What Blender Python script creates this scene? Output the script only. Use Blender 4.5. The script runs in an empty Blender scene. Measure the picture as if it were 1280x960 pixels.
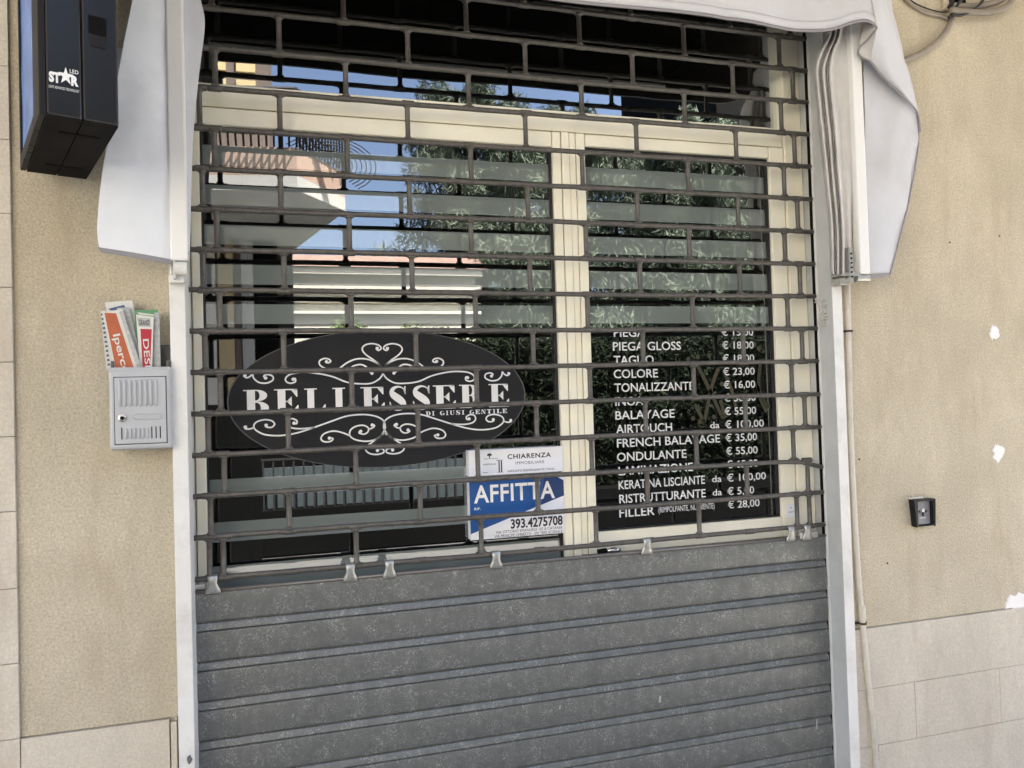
import bpy, bmesh, math, random
from mathutils import Vector, Matrix
random.seed(7)
sc = bpy.context.scene
COL = sc.collection

# ------------------------------------------------------------------ camera
EYE = Vector((0.00969, -2.08454, 1.55))
CR = Vector((0.96032732, -0.27720372, -0.03048837))
CU = Vector((0.02340247, -0.02883549, 0.99931018))
CF = Vector((0.27789164, 0.96037837, 0.02120426))
cam = bpy.data.cameras.new('camera')
cam.sensor_width = 36.0
cam.lens = 960.0/1280*36
cam.clip_start = 0.05
cam.clip_end = 500
camo = bpy.data.objects.new('camera', cam)
COL.objects.link(camo)
camo.matrix_world = Matrix(((CR.x, CU.x, -CF.x, EYE.x), (CR.y, CU.y, -CF.y, EYE.y), (CR.z, CU.z, -CF.z, EYE.z), (0, 0, 0, 1)))
sc.camera = camo

# ------------------------------------------------------------------ sky, sun, exposure
SUN_EL, SUN_AZ = math.radians(60), math.radians(38)      # sun stands behind the building: the facade is in open shade
sdir = Vector((math.cos(SUN_EL)*math.sin(SUN_AZ), math.cos(SUN_EL)*math.cos(SUN_AZ), math.sin(SUN_EL)))
w = bpy.data.worlds.new('World'); sc.world = w; w.use_nodes = True
nt = w.node_tree
sky = nt.nodes.new('ShaderNodeTexSky'); sky.sky_type = 'NISHITA'; sky.sun_disc = False
sky.sun_elevation = SUN_EL; sky.sun_rotation = SUN_AZ
sky.dust_density = 4; sky.ozone_density = .3; sky.air_density = .75
nt.links.new(sky.outputs[0], nt.nodes['Background'].inputs[0])
nt.nodes['Background'].inputs[1].default_value = 0.095
sl = bpy.data.lights.new('sun', 'SUN'); sl.energy = 5.0; sl.angle = math.radians(0.5); sl.color = (1, .94, .85)
so = bpy.data.objects.new('sun', sl); COL.objects.link(so)
so.rotation_euler = sdir.to_track_quat('Z', 'Y').to_euler()
sc.view_settings.view_transform = 'Standard'; sc.view_settings.look = 'None'
sc.view_settings.exposure = 3.3; sc.view_settings.gamma = 1
sc.render.engine = 'CYCLES'
sc.cycles.max_bounces = 8; sc.cycles.transparent_max_bounces = 24

# ------------------------------------------------------------------ helpers
def at(px, py, y=0.0):
    """point of the plane Y=y seen at photo position px,py (authoring aid: gives true positions in metres)"""
    d = CR*((px-640)/960) - CU*((py-480)/960) + CF
    return EYE + d*((y-EYE.y)/d.y)

ORG = {}
def link(name, me, mat=None, parent=None, origin=None, label=None, smooth=False, bevel=0, kind=None):
    """mesh given in world coordinates -> one object with a sensible origin, parented"""
    if origin is None:
        if me.vertices:
            xs = [v.co.x for v in me.vertices]; ys = [v.co.y for v in me.vertices]; zs = [v.co.z for v in me.vertices]
            origin = Vector(((min(xs)+max(xs))/2, (min(ys)+max(ys))/2, (min(zs)+max(zs))/2))
        else: origin = Vector()
    origin = Vector(origin)
    me.transform(Matrix.Translation(-origin))
    if mat: me.materials.append(mat)
    if smooth:
        for p in me.polygons: p.use_smooth = True
    o = bpy.data.objects.new(name, me); COL.objects.link(o)
    ORG[o.name] = origin
    if parent:
        o.parent = parent; o.location = origin - ORG[parent.name]
    else: o.location = origin
    if label: o['label'] = label
    if kind: o['kind'] = kind
    if bevel:
        b = o.modifiers.new('bevel', 'BEVEL'); b.width = bevel; b.segments = 2; b.limit_method = 'ANGLE'
    return o
def clone(o, delta, parent=None, name=None):
    c = o.copy(); COL.objects.link(c)
    c.location = o.location + Vector(delta)
    ORG[c.name] = ORG[o.name] + Vector(delta)
    return c
def thing(name, loc, label, cat, group=None):
    o = bpy.data.objects.new(name, None); COL.objects.link(o); o.location = loc; ORG[o.name] = Vector(loc)
    o.empty_display_size = .1
    o['label'] = label; o['category'] = cat
    if group: o['group'] = group
    return o
def tag(o, label, cat, group=None):
    o['label'] = label; o['category'] = cat
    if group: o['group'] = group
    return o

class MB:
    def __init__(s): s.v = []; s.f = []
    def quad(s, *p):
        n = len(s.v); s.v += [tuple(q) for q in p]; s.f.append(tuple(range(n, n+len(p)))); return s
    def box(s, x0, x1, y0, y1, z0, z1):
        n = len(s.v)
        s.v += [(x0,y0,z0),(x1,y0,z0),(x1,y1,z0),(x0,y1,z0),(x0,y0,z1),(x1,y0,z1),(x1,y1,z1),(x0,y1,z1)]
        for f in ((0,3,2,1),(4,5,6,7),(0,1,5,4),(1,2,6,5),(2,3,7,6),(3,0,4,7)): s.f.append(tuple(n+i for i in f))
        return s
    def prism(s, bot, top):
        """two matching polygons (lists of points)"""
        n = len(s.v); k = len(bot); s.v += [tuple(p) for p in bot]+[tuple(p) for p in top]
        s.f.append(tuple(n+i for i in range(k-1, -1, -1))); s.f.append(tuple(n+k+i for i in range(k)))
        for i in range(k):
            j = (i+1) % k; s.f.append((n+i, n+j, n+k+j, n+k+i))
        return s
    def tube(s, pts, r, n=10, cap=True):
        pts = [Vector(p) for p in pts]; m = len(pts); base = len(s.v)
        rr = r if isinstance(r, (list, tuple)) else [r]*m
        t0 = (pts[1]-pts[0]).normalized()
        up = Vector((0,0,1)) if abs(t0.z) < .9 else Vector((0,1,0))
        a = t0.cross(up).normalized()
        for i in range(m):
            t = (pts[min(i+1,m-1)]-pts[max(i-1,0)]).normalized()
            a = (a - t*a.dot(t)).normalized(); b = t.cross(a)
            for k in range(n):
                th = 2*math.pi*k/n
                s.v.append(tuple(pts[i]+(a*math.cos(th)+b*math.sin(th))*rr[i]))
        for i in range(m-1):
            for k in range(n):
                j = (k+1) % n
                s.f.append((base+i*n+k, base+i*n+j, base+(i+1)*n+j, base+(i+1)*n+k))
        if cap:
            s.f.append(tuple(base+k for k in range(n-1,-1,-1))); s.f.append(tuple(base+(m-1)*n+k for k in range(n)))
        return s
    def grid(s, rows, closed=False):
        n = len(s.v); m = len(rows[0])
        for r in rows: s.v += [tuple(p) for p in r]
        for i in range(len(rows)-1):
            for k in range(m-1):
                s.f.append((n+i*m+k, n+i*m+k+1, n+(i+1)*m+k+1, n+(i+1)*m+k))
        return s
    def mesh(s, name):
        me = bpy.data.meshes.new(name); me.from_pydata(s.v, [], s.f)
        bm = bmesh.new(); bm.from_mesh(me); bmesh.ops.recalc_face_normals(bm, faces=bm.faces); bm.to_mesh(me); bm.free()
        return me
    def link(s, name, mat=None, parent=None, **k): return link(name, s.mesh(name), mat, parent, **k)
def Box(name, mat, parent, *b, **k): return MB().box(*b).link(name, mat, parent, **k)

def crom(pts, n=8):
    """smooth curve through points (tuples of any length)"""
    P = [Vector(p) for p in pts]; out = []
    for i in range(len(P)-1):
        a = P[max(i-1,0)]; b = P[i]; c = P[i+1]; d = P[min(i+2,len(P)-1)]
        for k in range(n):
            t = k/n
            out.append(.5*((2*b)+(c-a)*t+(2*a-5*b+4*c-d)*t*t+(3*b-a-3*c+d)*t**3))
    out.append(P[-1]); return out

# ------------------------------------------------------------------ materials
def nodes(name):
    m = bpy.data.materials.new(name); m.use_nodes = True
    t = m.node_tree; return m, t, t.nodes['Principled BSDF']
def mat(name, col, rough=.6, metal=0, var=0, vscale=5, bump=0, bscale=200, spec=.5, dirt=None, dscale=3, stretch=None, coat=0):
    m, t, b = nodes(name)
    b.inputs['Roughness'].default_value = rough; b.inputs['Metallic'].default_value = metal
    b.inputs['Specular IOR Level'].default_value = spec; b.inputs['Coat Weight'].default_value = coat
    col = tuple(col)+(1,)
    b.inputs['Base Color'].default_value = col
    tc = t.nodes.new('ShaderNodeNewGeometry'); src = tc.outputs['Position']
    if stretch:
        mp = t.nodes.new('ShaderNodeMapping'); mp.inputs['Scale'].default_value = stretch
        t.links.new(src, mp.inputs[0]); src = mp.outputs[0]
    cur = None
    if var:
        n = t.nodes.new('ShaderNodeTexNoise'); n.inputs['Scale'].default_value = vscale; n.inputs['Detail'].default_value = 6
        n.inputs['Roughness'].default_value = .65
        t.links.new(src, n.inputs['Vector'])
        r = t.nodes.new('ShaderNodeMapRange'); r.inputs['From Min'].default_value = .3; r.inputs['From Max'].default_value = .7
        r.inputs['To Min'].default_value = 1-var; r.inputs['To Max'].default_value = 1+var
        t.links.new(n.outputs[0], r.inputs[0])
        mx = t.nodes.new('ShaderNodeVectorMath'); mx.operation = 'SCALE'; mx.inputs[0].default_value = col[:3]
        t.links.new(r.outputs[0], mx.inputs['Scale']); cur = mx.outputs[0]
    if dirt:
        n = t.nodes.new('ShaderNodeTexNoise'); n.inputs['Scale'].default_value = dscale; n.inputs['Detail'].default_value = 8
        n.inputs['Roughness'].default_value = .7
        t.links.new(src, n.inputs['Vector'])
        r = t.nodes.new('ShaderNodeMapRange'); r.inputs['From Min'].default_value = .5; r.inputs['From Max'].default_value = .75
        t.links.new(n.outputs[0], r.inputs[0])
        mm = t.nodes.new('ShaderNodeMix'); mm.data_type = 'RGBA'
        t.links.new(r.outputs[0], mm.inputs['Factor'])
        if cur: t.links.new(cur, mm.inputs[6])
        else: mm.inputs[6].default_value = col
        mm.inputs[7].default_value = tuple(dirt)+(1,); cur = mm.outputs[2]
    if cur: t.links.new(cur, b.inputs['Base Color'])
    if bump:
        n = t.nodes.new('ShaderNodeTexNoise'); n.inputs['Scale'].default_value = bscale; n.inputs['Detail'].default_value = 4
        t.links.new(src, n.inputs['Vector'])
        bp_ = t.nodes.new('ShaderNodeBump'); bp_.inputs['Strength'].default_value = min(bump,1); bp_.inputs['Distance'].default_value = .002
        t.links.new(n.outputs[0], bp_.inputs['Height']); t.links.new(bp_.outputs[0], b.inputs['Normal'])
    return m

def stucco(name, col, col2, speck, grain=330, dist=.003, stain=None):
    """rough-cast plaster: grains, dark pits, slow tone changes, run stains"""
    m, t, b = nodes(name); L = t.links.new
    b.inputs['Roughness'].default_value = .92; b.inputs['Specular IOR Level'].default_value = .2
    g = t.nodes.new('ShaderNodeNewGeometry'); src = g.outputs['Position']
    n1 = t.nodes.new('ShaderNodeTexNoise'); n1.inputs['Scale'].default_value = 2.2; n1.inputs['Detail'].default_value = 7; n1.inputs['Roughness'].default_value = .6; L(src, n1.inputs['Vector'])
    r1 = t.nodes.new('ShaderNodeMapRange'); r1.inputs['From Min'].default_value = .35; r1.inputs['From Max'].default_value = .65; L(n1.outputs[0], r1.inputs[0])
    mx = t.nodes.new('ShaderNodeMix'); mx.data_type = 'RGBA'; L(r1.outputs[0], mx.inputs['Factor'])
    mx.inputs[6].default_value = tuple(col)+(1,); mx.inputs[7].default_value = tuple(col2)+(1,)
    n2 = t.nodes.new('ShaderNodeTexNoise'); n2.inputs['Scale'].default_value = grain; n2.inputs['Detail'].default_value = 3; n2.inputs['Roughness'].default_value = .7; L(src, n2.inputs['Vector'])
    n2b = t.nodes.new('ShaderNodeTexNoise'); n2b.inputs['Scale'].default_value = grain*.4; n2b.inputs['Detail'].default_value = 3; L(src, n2b.inputs['Vector'])
    ad = t.nodes.new('ShaderNodeMath'); ad.operation = 'ADD'; L(n2.outputs[0], ad.inputs[0]); L(n2b.outputs[0], ad.inputs[1])
    r2 = t.nodes.new('ShaderNodeMapRange'); r2.inputs['From Min'].default_value = .72; r2.inputs['From Max'].default_value = 1.28
    r2.inputs['To Min'].default_value = 1-speck; r2.inputs['To Max'].default_value = 1+speck; L(ad.outputs[0], r2.inputs[0])
    vm = t.nodes.new('ShaderNodeVectorMath'); vm.operation = 'SCALE'; L(mx.outputs[2], vm.inputs[0]); L(r2.outputs[0], vm.inputs['Scale'])
    out = vm.outputs[0]
    # sparse dark pits
    vo = t.nodes.new('ShaderNodeTexVoronoi'); vo.inputs['Scale'].default_value = 90; L(src, vo.inputs['Vector'])
    r3 = t.nodes.new('ShaderNodeMapRange'); r3.inputs['From Min'].default_value = .05; r3.inputs['From Max'].default_value = .12; r3.inputs['To Min'].default_value = .45; r3.inputs['To Max'].default_value = 1; L(vo.outputs['Distance'], r3.inputs[0])
    cr = t.nodes.new('ShaderNodeSeparateColor'); L(vo.outputs['Color'], cr.inputs[0])
    gt = t.nodes.new('ShaderNodeMath'); gt.operation = 'GREATER_THAN'; gt.inputs[1].default_value = .8; L(cr.outputs[0], gt.inputs[0])
    mf = t.nodes.new('ShaderNodeMix'); mf.data_type = 'FLOAT'; L(gt.outputs[0], mf.inputs['Factor']); mf.inputs[2].default_value = 1; L(r3.outputs[0], mf.inputs[3])
    vm2 = t.nodes.new('ShaderNodeVectorMath'); vm2.operation = 'SCALE'; L(out, vm2.inputs[0]); L(mf.outputs[0], vm2.inputs['Scale']); out = vm2.outputs[0]
    if stain:
        mp = t.nodes.new('ShaderNodeMapping'); mp.inputs['Scale'].default_value = (3.5, 1, .9); L(src, mp.inputs[0])
        n4 = t.nodes.new('ShaderNodeTexNoise'); n4.inputs['Scale'].default_value = 2.4; n4.inputs['Detail'].default_value = 9; n4.inputs['Roughness'].default_value = .72; L(mp.outputs[0], n4.inputs['Vector'])
        r4 = t.nodes.new('ShaderNodeMapRange'); r4.inputs['From Min'].default_value = .52; r4.inputs['From Max'].default_value = .72; r4.inputs['To Max'].default_value = .75; L(n4.outputs[0], r4.inputs[0])
        m4 = t.nodes.new('ShaderNodeMix'); m4.data_type = 'RGBA'; L(r4.outputs[0], m4.inputs['Factor']); L(out, m4.inputs[6]); m4.inputs[7].default_value = tuple(stain)+(1,); out = m4.outputs[2]
    mp2 = t.nodes.new('ShaderNodeMapping'); mp2.inputs['Scale'].default_value = (2.6, 1, 1.1); L(src, mp2.inputs[0])
    n5 = t.nodes.new('ShaderNodeTexNoise'); n5.inputs['Scale'].default_value = 1.7; n5.inputs['Distortion'].default_value = .6; n5.inputs['Detail'].default_value = 8; n5.inputs['Roughness'].default_value = .7; L(mp2.outputs[0], n5.inputs['Vector'])
    r5 = t.nodes.new('ShaderNodeMapRange'); r5.inputs['From Min'].default_value = .36; r5.inputs['From Max'].default_value = .66; r5.inputs['To Min'].default_value = .92; r5.inputs['To Max'].default_value = 1.06; L(n5.outputs[0], r5.inputs[0])
    vm5 = t.nodes.new('ShaderNodeVectorMath'); vm5.operation = 'SCALE'; L(out, vm5.inputs[0]); L(r5.outputs[0], vm5.inputs['Scale']); out = vm5.outputs[0]
    L(out, b.inputs['Base Color'])
    bu = t.nodes.new('ShaderNodeBump'); bu.inputs['Strength'].default_value = .9; bu.inputs['Distance'].default_value = dist
    L(ad.outputs[0], bu.inputs['Height']); L(bu.outputs[0], b.inputs['Normal'])
    return m

M = {}
M['stucco'] = stucco('stucco', (.640,.565,.425), (.540,.475,.350), .21, grain=420, dist=.0035, stain=(.47,.385,.265))
M['stone'] = stucco('pale_stone', (.63,.575,.480), (.57,.515,.42), .12, grain=420, dist=.0012, stain=(.47,.385,.32))
M['patch'] = mat('white_filler', (.82,.80,.78), .9, bump=.6, bscale=300)
M['white'] = mat('white_paint', (.72,.71,.67), .45, var=.04, vscale=9, dirt=(.55,.53,.49), dscale=6, bump=.12, bscale=60)
M['arm'] = mat('white_enamel', (.79,.78,.745), .3, var=.02, vscale=12)
M['reveal'] = mat('grey_paint', (.54,.545,.525), .55, var=.06, vscale=7, dirt=(.45,.44,.41), dscale=5, bump=.15, bscale=80)
M['cream'] = mat('cream_aluminium', (.87,.825,.66), .30, var=.035, vscale=8, stretch=(1,1,1), bump=.05, bscale=40)
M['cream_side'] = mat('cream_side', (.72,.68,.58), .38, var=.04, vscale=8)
M['seam'] = mat('dark_seam', (.10,.085,.06), .8)
M['gasket'] = mat('rubber_gasket', (.02,.02,.02), .6)
M['bar'] = mat('grimy_grey_paint', (.105,.097,.085), .42, .35, var=.25, vscale=60, dirt=(.15,.135,.115), dscale=38, bump=.5, bscale=500)
M['clip'] = mat('galvanised_strap', (.42,.42,.39), .38, .75, var=.2, vscale=60, bump=.2, bscale=300)
def cloth(name, col, dirt, hard=1.0):
    m = mat(name, col, .85, var=.05, vscale=5, dirt=dirt, dscale=3.5, spec=.25); t = m.node_tree; b = t.nodes['Principled BSDF']; L = t.links.new
    g = t.nodes.new('ShaderNodeNewGeometry')
    n = t.nodes.new('ShaderNodeTexNoise'); n.inputs['Scale'].default_value = 6; n.inputs['Detail'].default_value = 3; n.inputs['Roughness'].default_value = .4; n.inputs['Distortion'].default_value = .2; L(g.outputs['Position'], n.inputs['Vector'])
    b1 = t.nodes.new('ShaderNodeBump'); b1.inputs['Strength'].default_value = .6*hard; b1.inputs['Distance'].default_value = .016; L(n.outputs[0], b1.inputs['Height'])
    w_ = t.nodes.new('ShaderNodeTexNoise'); w_.inputs['Scale'].default_value = 700; L(g.outputs['Position'], w_.inputs['Vector'])
    b2 = t.nodes.new('ShaderNodeBump'); b2.inputs['Strength'].default_value = .3; b2.inputs['Distance'].default_value = .001; L(w_.outputs[0], b2.inputs['Height']); L(b1.outputs[0], b2.inputs['Normal']); L(b2.outputs[0], b.inputs['Normal'])
    return m
M['fabric'] = cloth('awning_cloth', (.575,.580,.600), (.50,.50,.505))
M['curtain'] = cloth('brightened_side_cloth', (.76,.78,.80), (.64,.645,.65))  # awning cloth lightened in colour to offset the shade beside the LED box
M['hem'] = mat('awning_hem', (.27,.26,.27), .85, bump=.3, bscale=900)
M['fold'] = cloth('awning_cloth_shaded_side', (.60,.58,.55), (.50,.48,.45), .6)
M['black'] = mat('black', (.006,.006,.006), .8, spec=.08)
M['text'] = mat('white_vinyl', (.80,.80,.78), .6)
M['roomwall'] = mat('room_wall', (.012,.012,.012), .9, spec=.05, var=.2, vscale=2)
M['board'] = mat('black_board', (.004,.005,.005), .6, spec=.05, var=.3, vscale=6)
M['gold'] = mat('faded_gold_print', (.05,.045,.02), .6, var=.4, vscale=30)
def metal_spangle():
    m, t, b = nodes('galvanised_sheet'); L = t.links.new
    g = t.nodes.new('ShaderNodeNewGeometry'); src = g.outputs['Position']
    n0 = t.nodes.new('ShaderNodeTexNoise'); n0.inputs['Scale'].default_value = 60; L(src, n0.inputs['Vector'])
    wv = t.nodes.new('ShaderNodeMix'); wv.data_type = 'VECTOR'; wv.inputs['Factor'].default_value = .02; L(src, wv.inputs[4]); L(n0.outputs['Color'], wv.inputs[5])
    v = t.nodes.new('ShaderNodeTexVoronoi'); v.inputs['Scale'].default_value = 420; L(wv.outputs[1], v.inputs['Vector'])
    sc_ = t.nodes.new('ShaderNodeSeparateColor'); L(v.outputs['Color'], sc_.inputs[0])
    n1 = t.nodes.new('ShaderNodeTexNoise'); n1.inputs['Scale'].default_value = 22; n1.inputs['Detail'].default_value = 4; n1.inputs['Roughness'].default_value = .7; L(src, n1.inputs['Vector'])
    # flecks show where the slow noise is high
    r1 = t.nodes.new('ShaderNodeMapRange'); r1.inputs['From Min'].default_value = .42; r1.inputs['From Max'].default_value = .62; L(n1.outputs[0], r1.inputs[0])
    th = t.nodes.new('ShaderNodeMapRange'); th.inputs['From Min'].default_value = .66; th.inputs['From Max'].default_value = .95; L(sc_.outputs[0], th.inputs[0])
    mu = t.nodes.new('ShaderNodeMath'); mu.operation = 'MULTIPLY'; L(r1.outputs[0], mu.inputs[0]); L(th.outputs[0], mu.inputs[1])
    n2 = t.nodes.new('ShaderNodeTexNoise'); n2.inputs['Scale'].default_value = 26; n2.inputs['Detail'].default_value = 7; n2.inputs['Roughness'].default_value = .75; L(src, n2.inputs['Vector'])
    base = t.nodes.new('ShaderNodeMix'); base.data_type = 'RGBA'; L(n2.outputs[0], base.inputs['Factor'])
    base.inputs[6].default_value = (.100,.104,.100,1); base.inputs[7].default_value = (.200,.206,.196,1)
    mx = t.nodes.new('ShaderNodeMix'); mx.data_type = 'RGBA'; L(mu.outputs[0], mx.inputs['Factor']); L(base.outputs[2], mx.inputs[6]); mx.inputs[7].default_value = (.36,.375,.35,1)
    mp3 = t.nodes.new('ShaderNodeMapping'); mp3.inputs['Scale'].default_value = (16, 1, .9); L(src, mp3.inputs[0])
    n6 = t.nodes.new('ShaderNodeTexNoise'); n6.inputs['Scale'].default_value = 1.8; n6.inputs['Detail'].default_value = 9; n6.inputs['Roughness'].default_value = .75; L(mp3.outputs[0], n6.inputs['Vector'])
    r6 = t.nodes.new('ShaderNodeMapRange'); r6.inputs['From Min'].default_value = .35; r6.inputs['From Max'].default_value = .68; r6.inputs['To Min'].default_value = .90; r6.inputs['To Max'].default_value = 1.10; L(n6.outputs[0], r6.inputs[0])
    vm6 = t.nodes.new('ShaderNodeVectorMath'); vm6.operation = 'SCALE'; L(mx.outputs[2], vm6.inputs[0]); L(r6.outputs[0], vm6.inputs['Scale'])
    L(vm6.outputs[0], b.inputs['Base Color'])
    b.inputs['Metallic'].default_value = .40
    rr = t.nodes.new('ShaderNodeMapRange'); rr.inputs['To Min'].default_value = .34; rr.inputs['To Max'].default_value = .50; L(sc_.outputs[1], rr.inputs[0]); L(rr.outputs[0], b.inputs['Roughness'])
    bu = t.nodes.new('ShaderNodeBump'); bu.inputs['Strength'].default_value = .15; bu.inputs['Distance'].default_value = .001; L(n1.outputs[0], bu.inputs['Height']); L(bu.outputs[0], b.inputs['Normal'])
    return m
M['galv'] = metal_spangle()
M['rib'] = mat('galvanised_rib', (.17,.16,.15), .42, .5, var=.12, vscale=30)

def glass_mat(name, base, tcol, boost):
    """see-through pane: mirror share from Fresnel on top of base reflectance"""
    m = bpy.data.materials.new(name); m.use_nodes = True; t = m.node_tree; t.nodes.clear(); L = t.links.new
    o = t.nodes.new('ShaderNodeOutputMaterial')
    tr = t.nodes.new('ShaderNodeBsdfTransparent'); tr.inputs[0].default_value = tuple(tcol)+(1,)
    gl = t.nodes.new('ShaderNodeBsdfGlossy'); gl.inputs['Roughness'].default_value = .0; gl.inputs['Color'].default_value = (.95,.98,1,1)
    fr = t.nodes.new('ShaderNodeFresnel'); fr.inputs[0].default_value = 1.5
    ma = t.nodes.new('ShaderNodeMath'); ma.operation = 'MULTIPLY_ADD'; ma.inputs[1].default_value = boost; ma.inputs[2].default_value = base; ma.use_clamp = True
    L(fr.outputs[0], ma.inputs[0])
    mx = t.nodes.new('ShaderNodeMixShader'); L(ma.outputs[0], mx.inputs[0]); L(tr.outputs[0], mx.inputs[1]); L(gl.outputs[0], mx.inputs[2]); L(mx.outputs[0], o.inputs[0])
    return m
M['glass'] = glass_mat('double_glazing', .10, (.55,.62,.60), 2.6)
def film_mat():
    m = bpy.data.materials.new('frosted_film'); m.use_nodes = True; t = m.node_tree; t.nodes.clear(); L = t.links.new
    o = t.nodes.new('ShaderNodeOutputMaterial')
    tr = t.nodes.new('ShaderNodeBsdfTransparent'); tr.inputs[0].default_value = (.75,.8,.78,1)
    df = t.nodes.new('ShaderNodeBsdfDiffuse')
    n = t.nodes.new('ShaderNodeTexNoise'); n.inputs['Scale'].default_value = 6; n.inputs['Detail'].default_value = 6
    g = t.nodes.new('ShaderNodeNewGeometry'); L(g.outputs['Position'], n.inputs['Vector'])
    c = t.nodes.new('ShaderNodeMix'); c.data_type = 'RGBA'; L(n.outputs[0], c.inputs['Factor']); c.inputs[6].default_value = (.20,.235,.22,1); c.inputs[7].default_value = (.27,.305,.29,1); L(c.outputs[2], df.inputs[0])
    m1 = t.nodes.new('ShaderNodeMixShader'); m1.inputs[0].default_value = .85; L(tr.outputs[0], m1.inputs[1]); L(df.outputs[0], m1.inputs[2])
    gl = t.nodes.new('ShaderNodeBsdfGlossy'); gl.inputs['Roughness'].default_value = .0
    m2 = t.nodes.new('ShaderNodeMixShader'); m2.inputs[0].default_value = .24; L(m1.outputs[0], m2.inputs[1]); L(gl.outputs[0], m2.inputs[2]); L(m2.outputs[0], o.inputs[0])
    return m
M['film'] = film_mat()
M['oval'] = mat('charcoal_vinyl', (.013,.013,.0145), .6, spec=.3, var=.12, vscale=4)

# ------------------------------------------------------------------ text
def text_mesh(s, bold=0.0, spacing=1.0, shear=0):
    cu = bpy.data.curves.new('t', 'FONT'); cu.body = s; cu.offset = bold; cu.space_character = spacing; cu.shear = shear; cu.resolution_u = 3
    o = bpy.data.objects.new('t', cu); COL.objects.link(o)
    bpy.context.view_layer.update()
    me = bpy.data.meshes.new_from_object(o.evaluated_get(bpy.context.evaluated_depsgraph_get()))
    bpy.data.objects.remove(o); bpy.data.curves.remove(cu)
    return me
def text(parent, s, x0, x1, z0, z1, y, mat_, bold=0.0, spacing=1.0, name='lettering', frame=None, cap=True, label=None):
    """letters fitted to the box x0..x1, z0..z1 (capital height) on the plane y, or through frame(u,v)->point"""
    me = text_mesh(s, bold, spacing)
    xs = [v.co.x for v in me.vertices]; ax, bx = min(xs), max(xs)
    ref = text_mesh('H', bold)
    hy = max(v.co.y for v in ref.vertices); ly = min(v.co.y for v in ref.vertices); bpy.data.meshes.remove(ref)
    for v in me.vertices:
        u = x0+(v.co.x-ax)/(bx-ax)*(x1-x0); q = z0+(v.co.y-ly)/(hy-ly)*(z1-z0)
        v.co = frame(u, q) if frame else Vector((u, y, q))
    me.materials.clear()
    return link(name, me, mat_, parent, label=label)

# ------------------------------------------------------------------ setting: ground
ground = MB().quad((-60,-60,-.12),(60,-60,-.12),(60,60,-.12),(-60,60,-.12)).link('road', mat('asphalt', (.09,.088,.085), .9, var=.2, vscale=3, bump=.6, bscale=90), kind='structure')
M['paving'] = mat('paving', (.24,.23,.21), .85, var=.1, vscale=6, dirt=(.10,.095,.09), dscale=2, bump=.4, bscale=120)
MB().box(-12,14,-3.1,-.032,-.118,0).link('pavement', M['paving'], kind='structure')
M['kerb'] = mat('kerb_stone', (.42,.41,.39), .8, var=.1, vscale=9)
MB().box(-12,14,-3.25,-3.102,-.118,.006).link('kerb', M['kerb'], kind='structure', bevel=.008)
# paving slabs near the shop, each a piece
pv = bpy.data.objects['pavement']
proto = None
for i in range(-4, 8):
    for j in range(5):
        x0, y0 = i*.6, -.64-j*.6
        if proto is None:
            proto = MB().box(x0+.004,x0+.596,y0+.004,y0+.596,.0005,.012).link('paving_slab', M['paving'], pv); px0, py0 = x0, y0
        else: clone(proto, (x0-px0, y0-py0, random.uniform(-.002,.002)))

# ------------------------------------------------------------------ the facade
YW = -.03
fac = thing('shop_building', (0.7, 0, 0), 'beige roughcast shop building front with pale stone base and pilaster', 'building')
def wallbox(*b, m='stucco', n='stucco_wall', **k): return Box(n, M[m], fac, *b, **k)
wallbox(-.609,-.262, YW, .30, .803, 16.3)                                  # strip left of the opening
wallbox(1.66,4.2, YW, .30, .795, 16.3)                                      # right of the opening
wallbox(-.262,1.66, YW, .30, 2.98, 16.3)                                    # over the opening
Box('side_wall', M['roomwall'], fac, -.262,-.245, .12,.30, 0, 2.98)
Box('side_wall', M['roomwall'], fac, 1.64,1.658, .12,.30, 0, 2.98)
Box('backing_wall', M['stone'], fac, -3.5,-.275, -.022,.30, 0, .80)
Box('backing_wall', M['stone'], fac, 1.672,4.2, -.022,.30, 0, .79)
Box('backing_wall', M['stucco'], fac, -3.5,-.612, -.022,.30, .80, 16.3)
Box('balcony_slab', M['stone'], fac, -3.4,4.1, -1.50,-.032, 3.40,3.58, bevel=.006)
Box('parapet', M['stone'], fac, -3.6,4.3, -.10,.35, 16.302,16.45)
# pilaster blocks on the far left, one object per block
zj = [16.28,5.35]+[1.85+.1742*k for k in range(19,0,-1)]+[1.85,1.675,1.501,1.327,1.149,.976,.803,.62,.43,.24,.05]
for k in range(len(zj)-1):
    for (a, b) in ((-.95,-.6098),(-1.36,-.9515)):
        Box('stone_block', M['stone'], fac, a,b, YW-.010+random.uniform(-.0008,.0008),-.0225, zj[k+1]+.0008, zj[k]-.0008, bevel=.0006)
# base slabs
def slab(x0,x1,z0,z1,y=YW+.0): Box('stone_slab', M['stone'], fac, x0+.0007,x1-.0007, y+random.uniform(-.0015,.0005),-.0225, z0+.0007,z1-.0007, bevel=.0005)
slab(-.609,-.2905,.42,.800, YW-.006); slab(-.609,-.2905,.04,.42, YW-.006)
slab(-.289,-.2745,.42,.792, YW-.004)
for r, (z0,z1,js) in enumerate(((.603,.793,(1.672,2.62,3.4,4.2)),(.423,.603,(1.672,1.735,1.922,2.270,2.62,2.97,3.4)),(.23,.423,(1.672,1.772,2.45,3.2)),(.02,.23,(1.672,2.05,2.4,2.75,3.2)))):
    for a,b in zip(js[:-1],js[1:]): slab(a,b,z0,z1, YW-.007)
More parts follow.
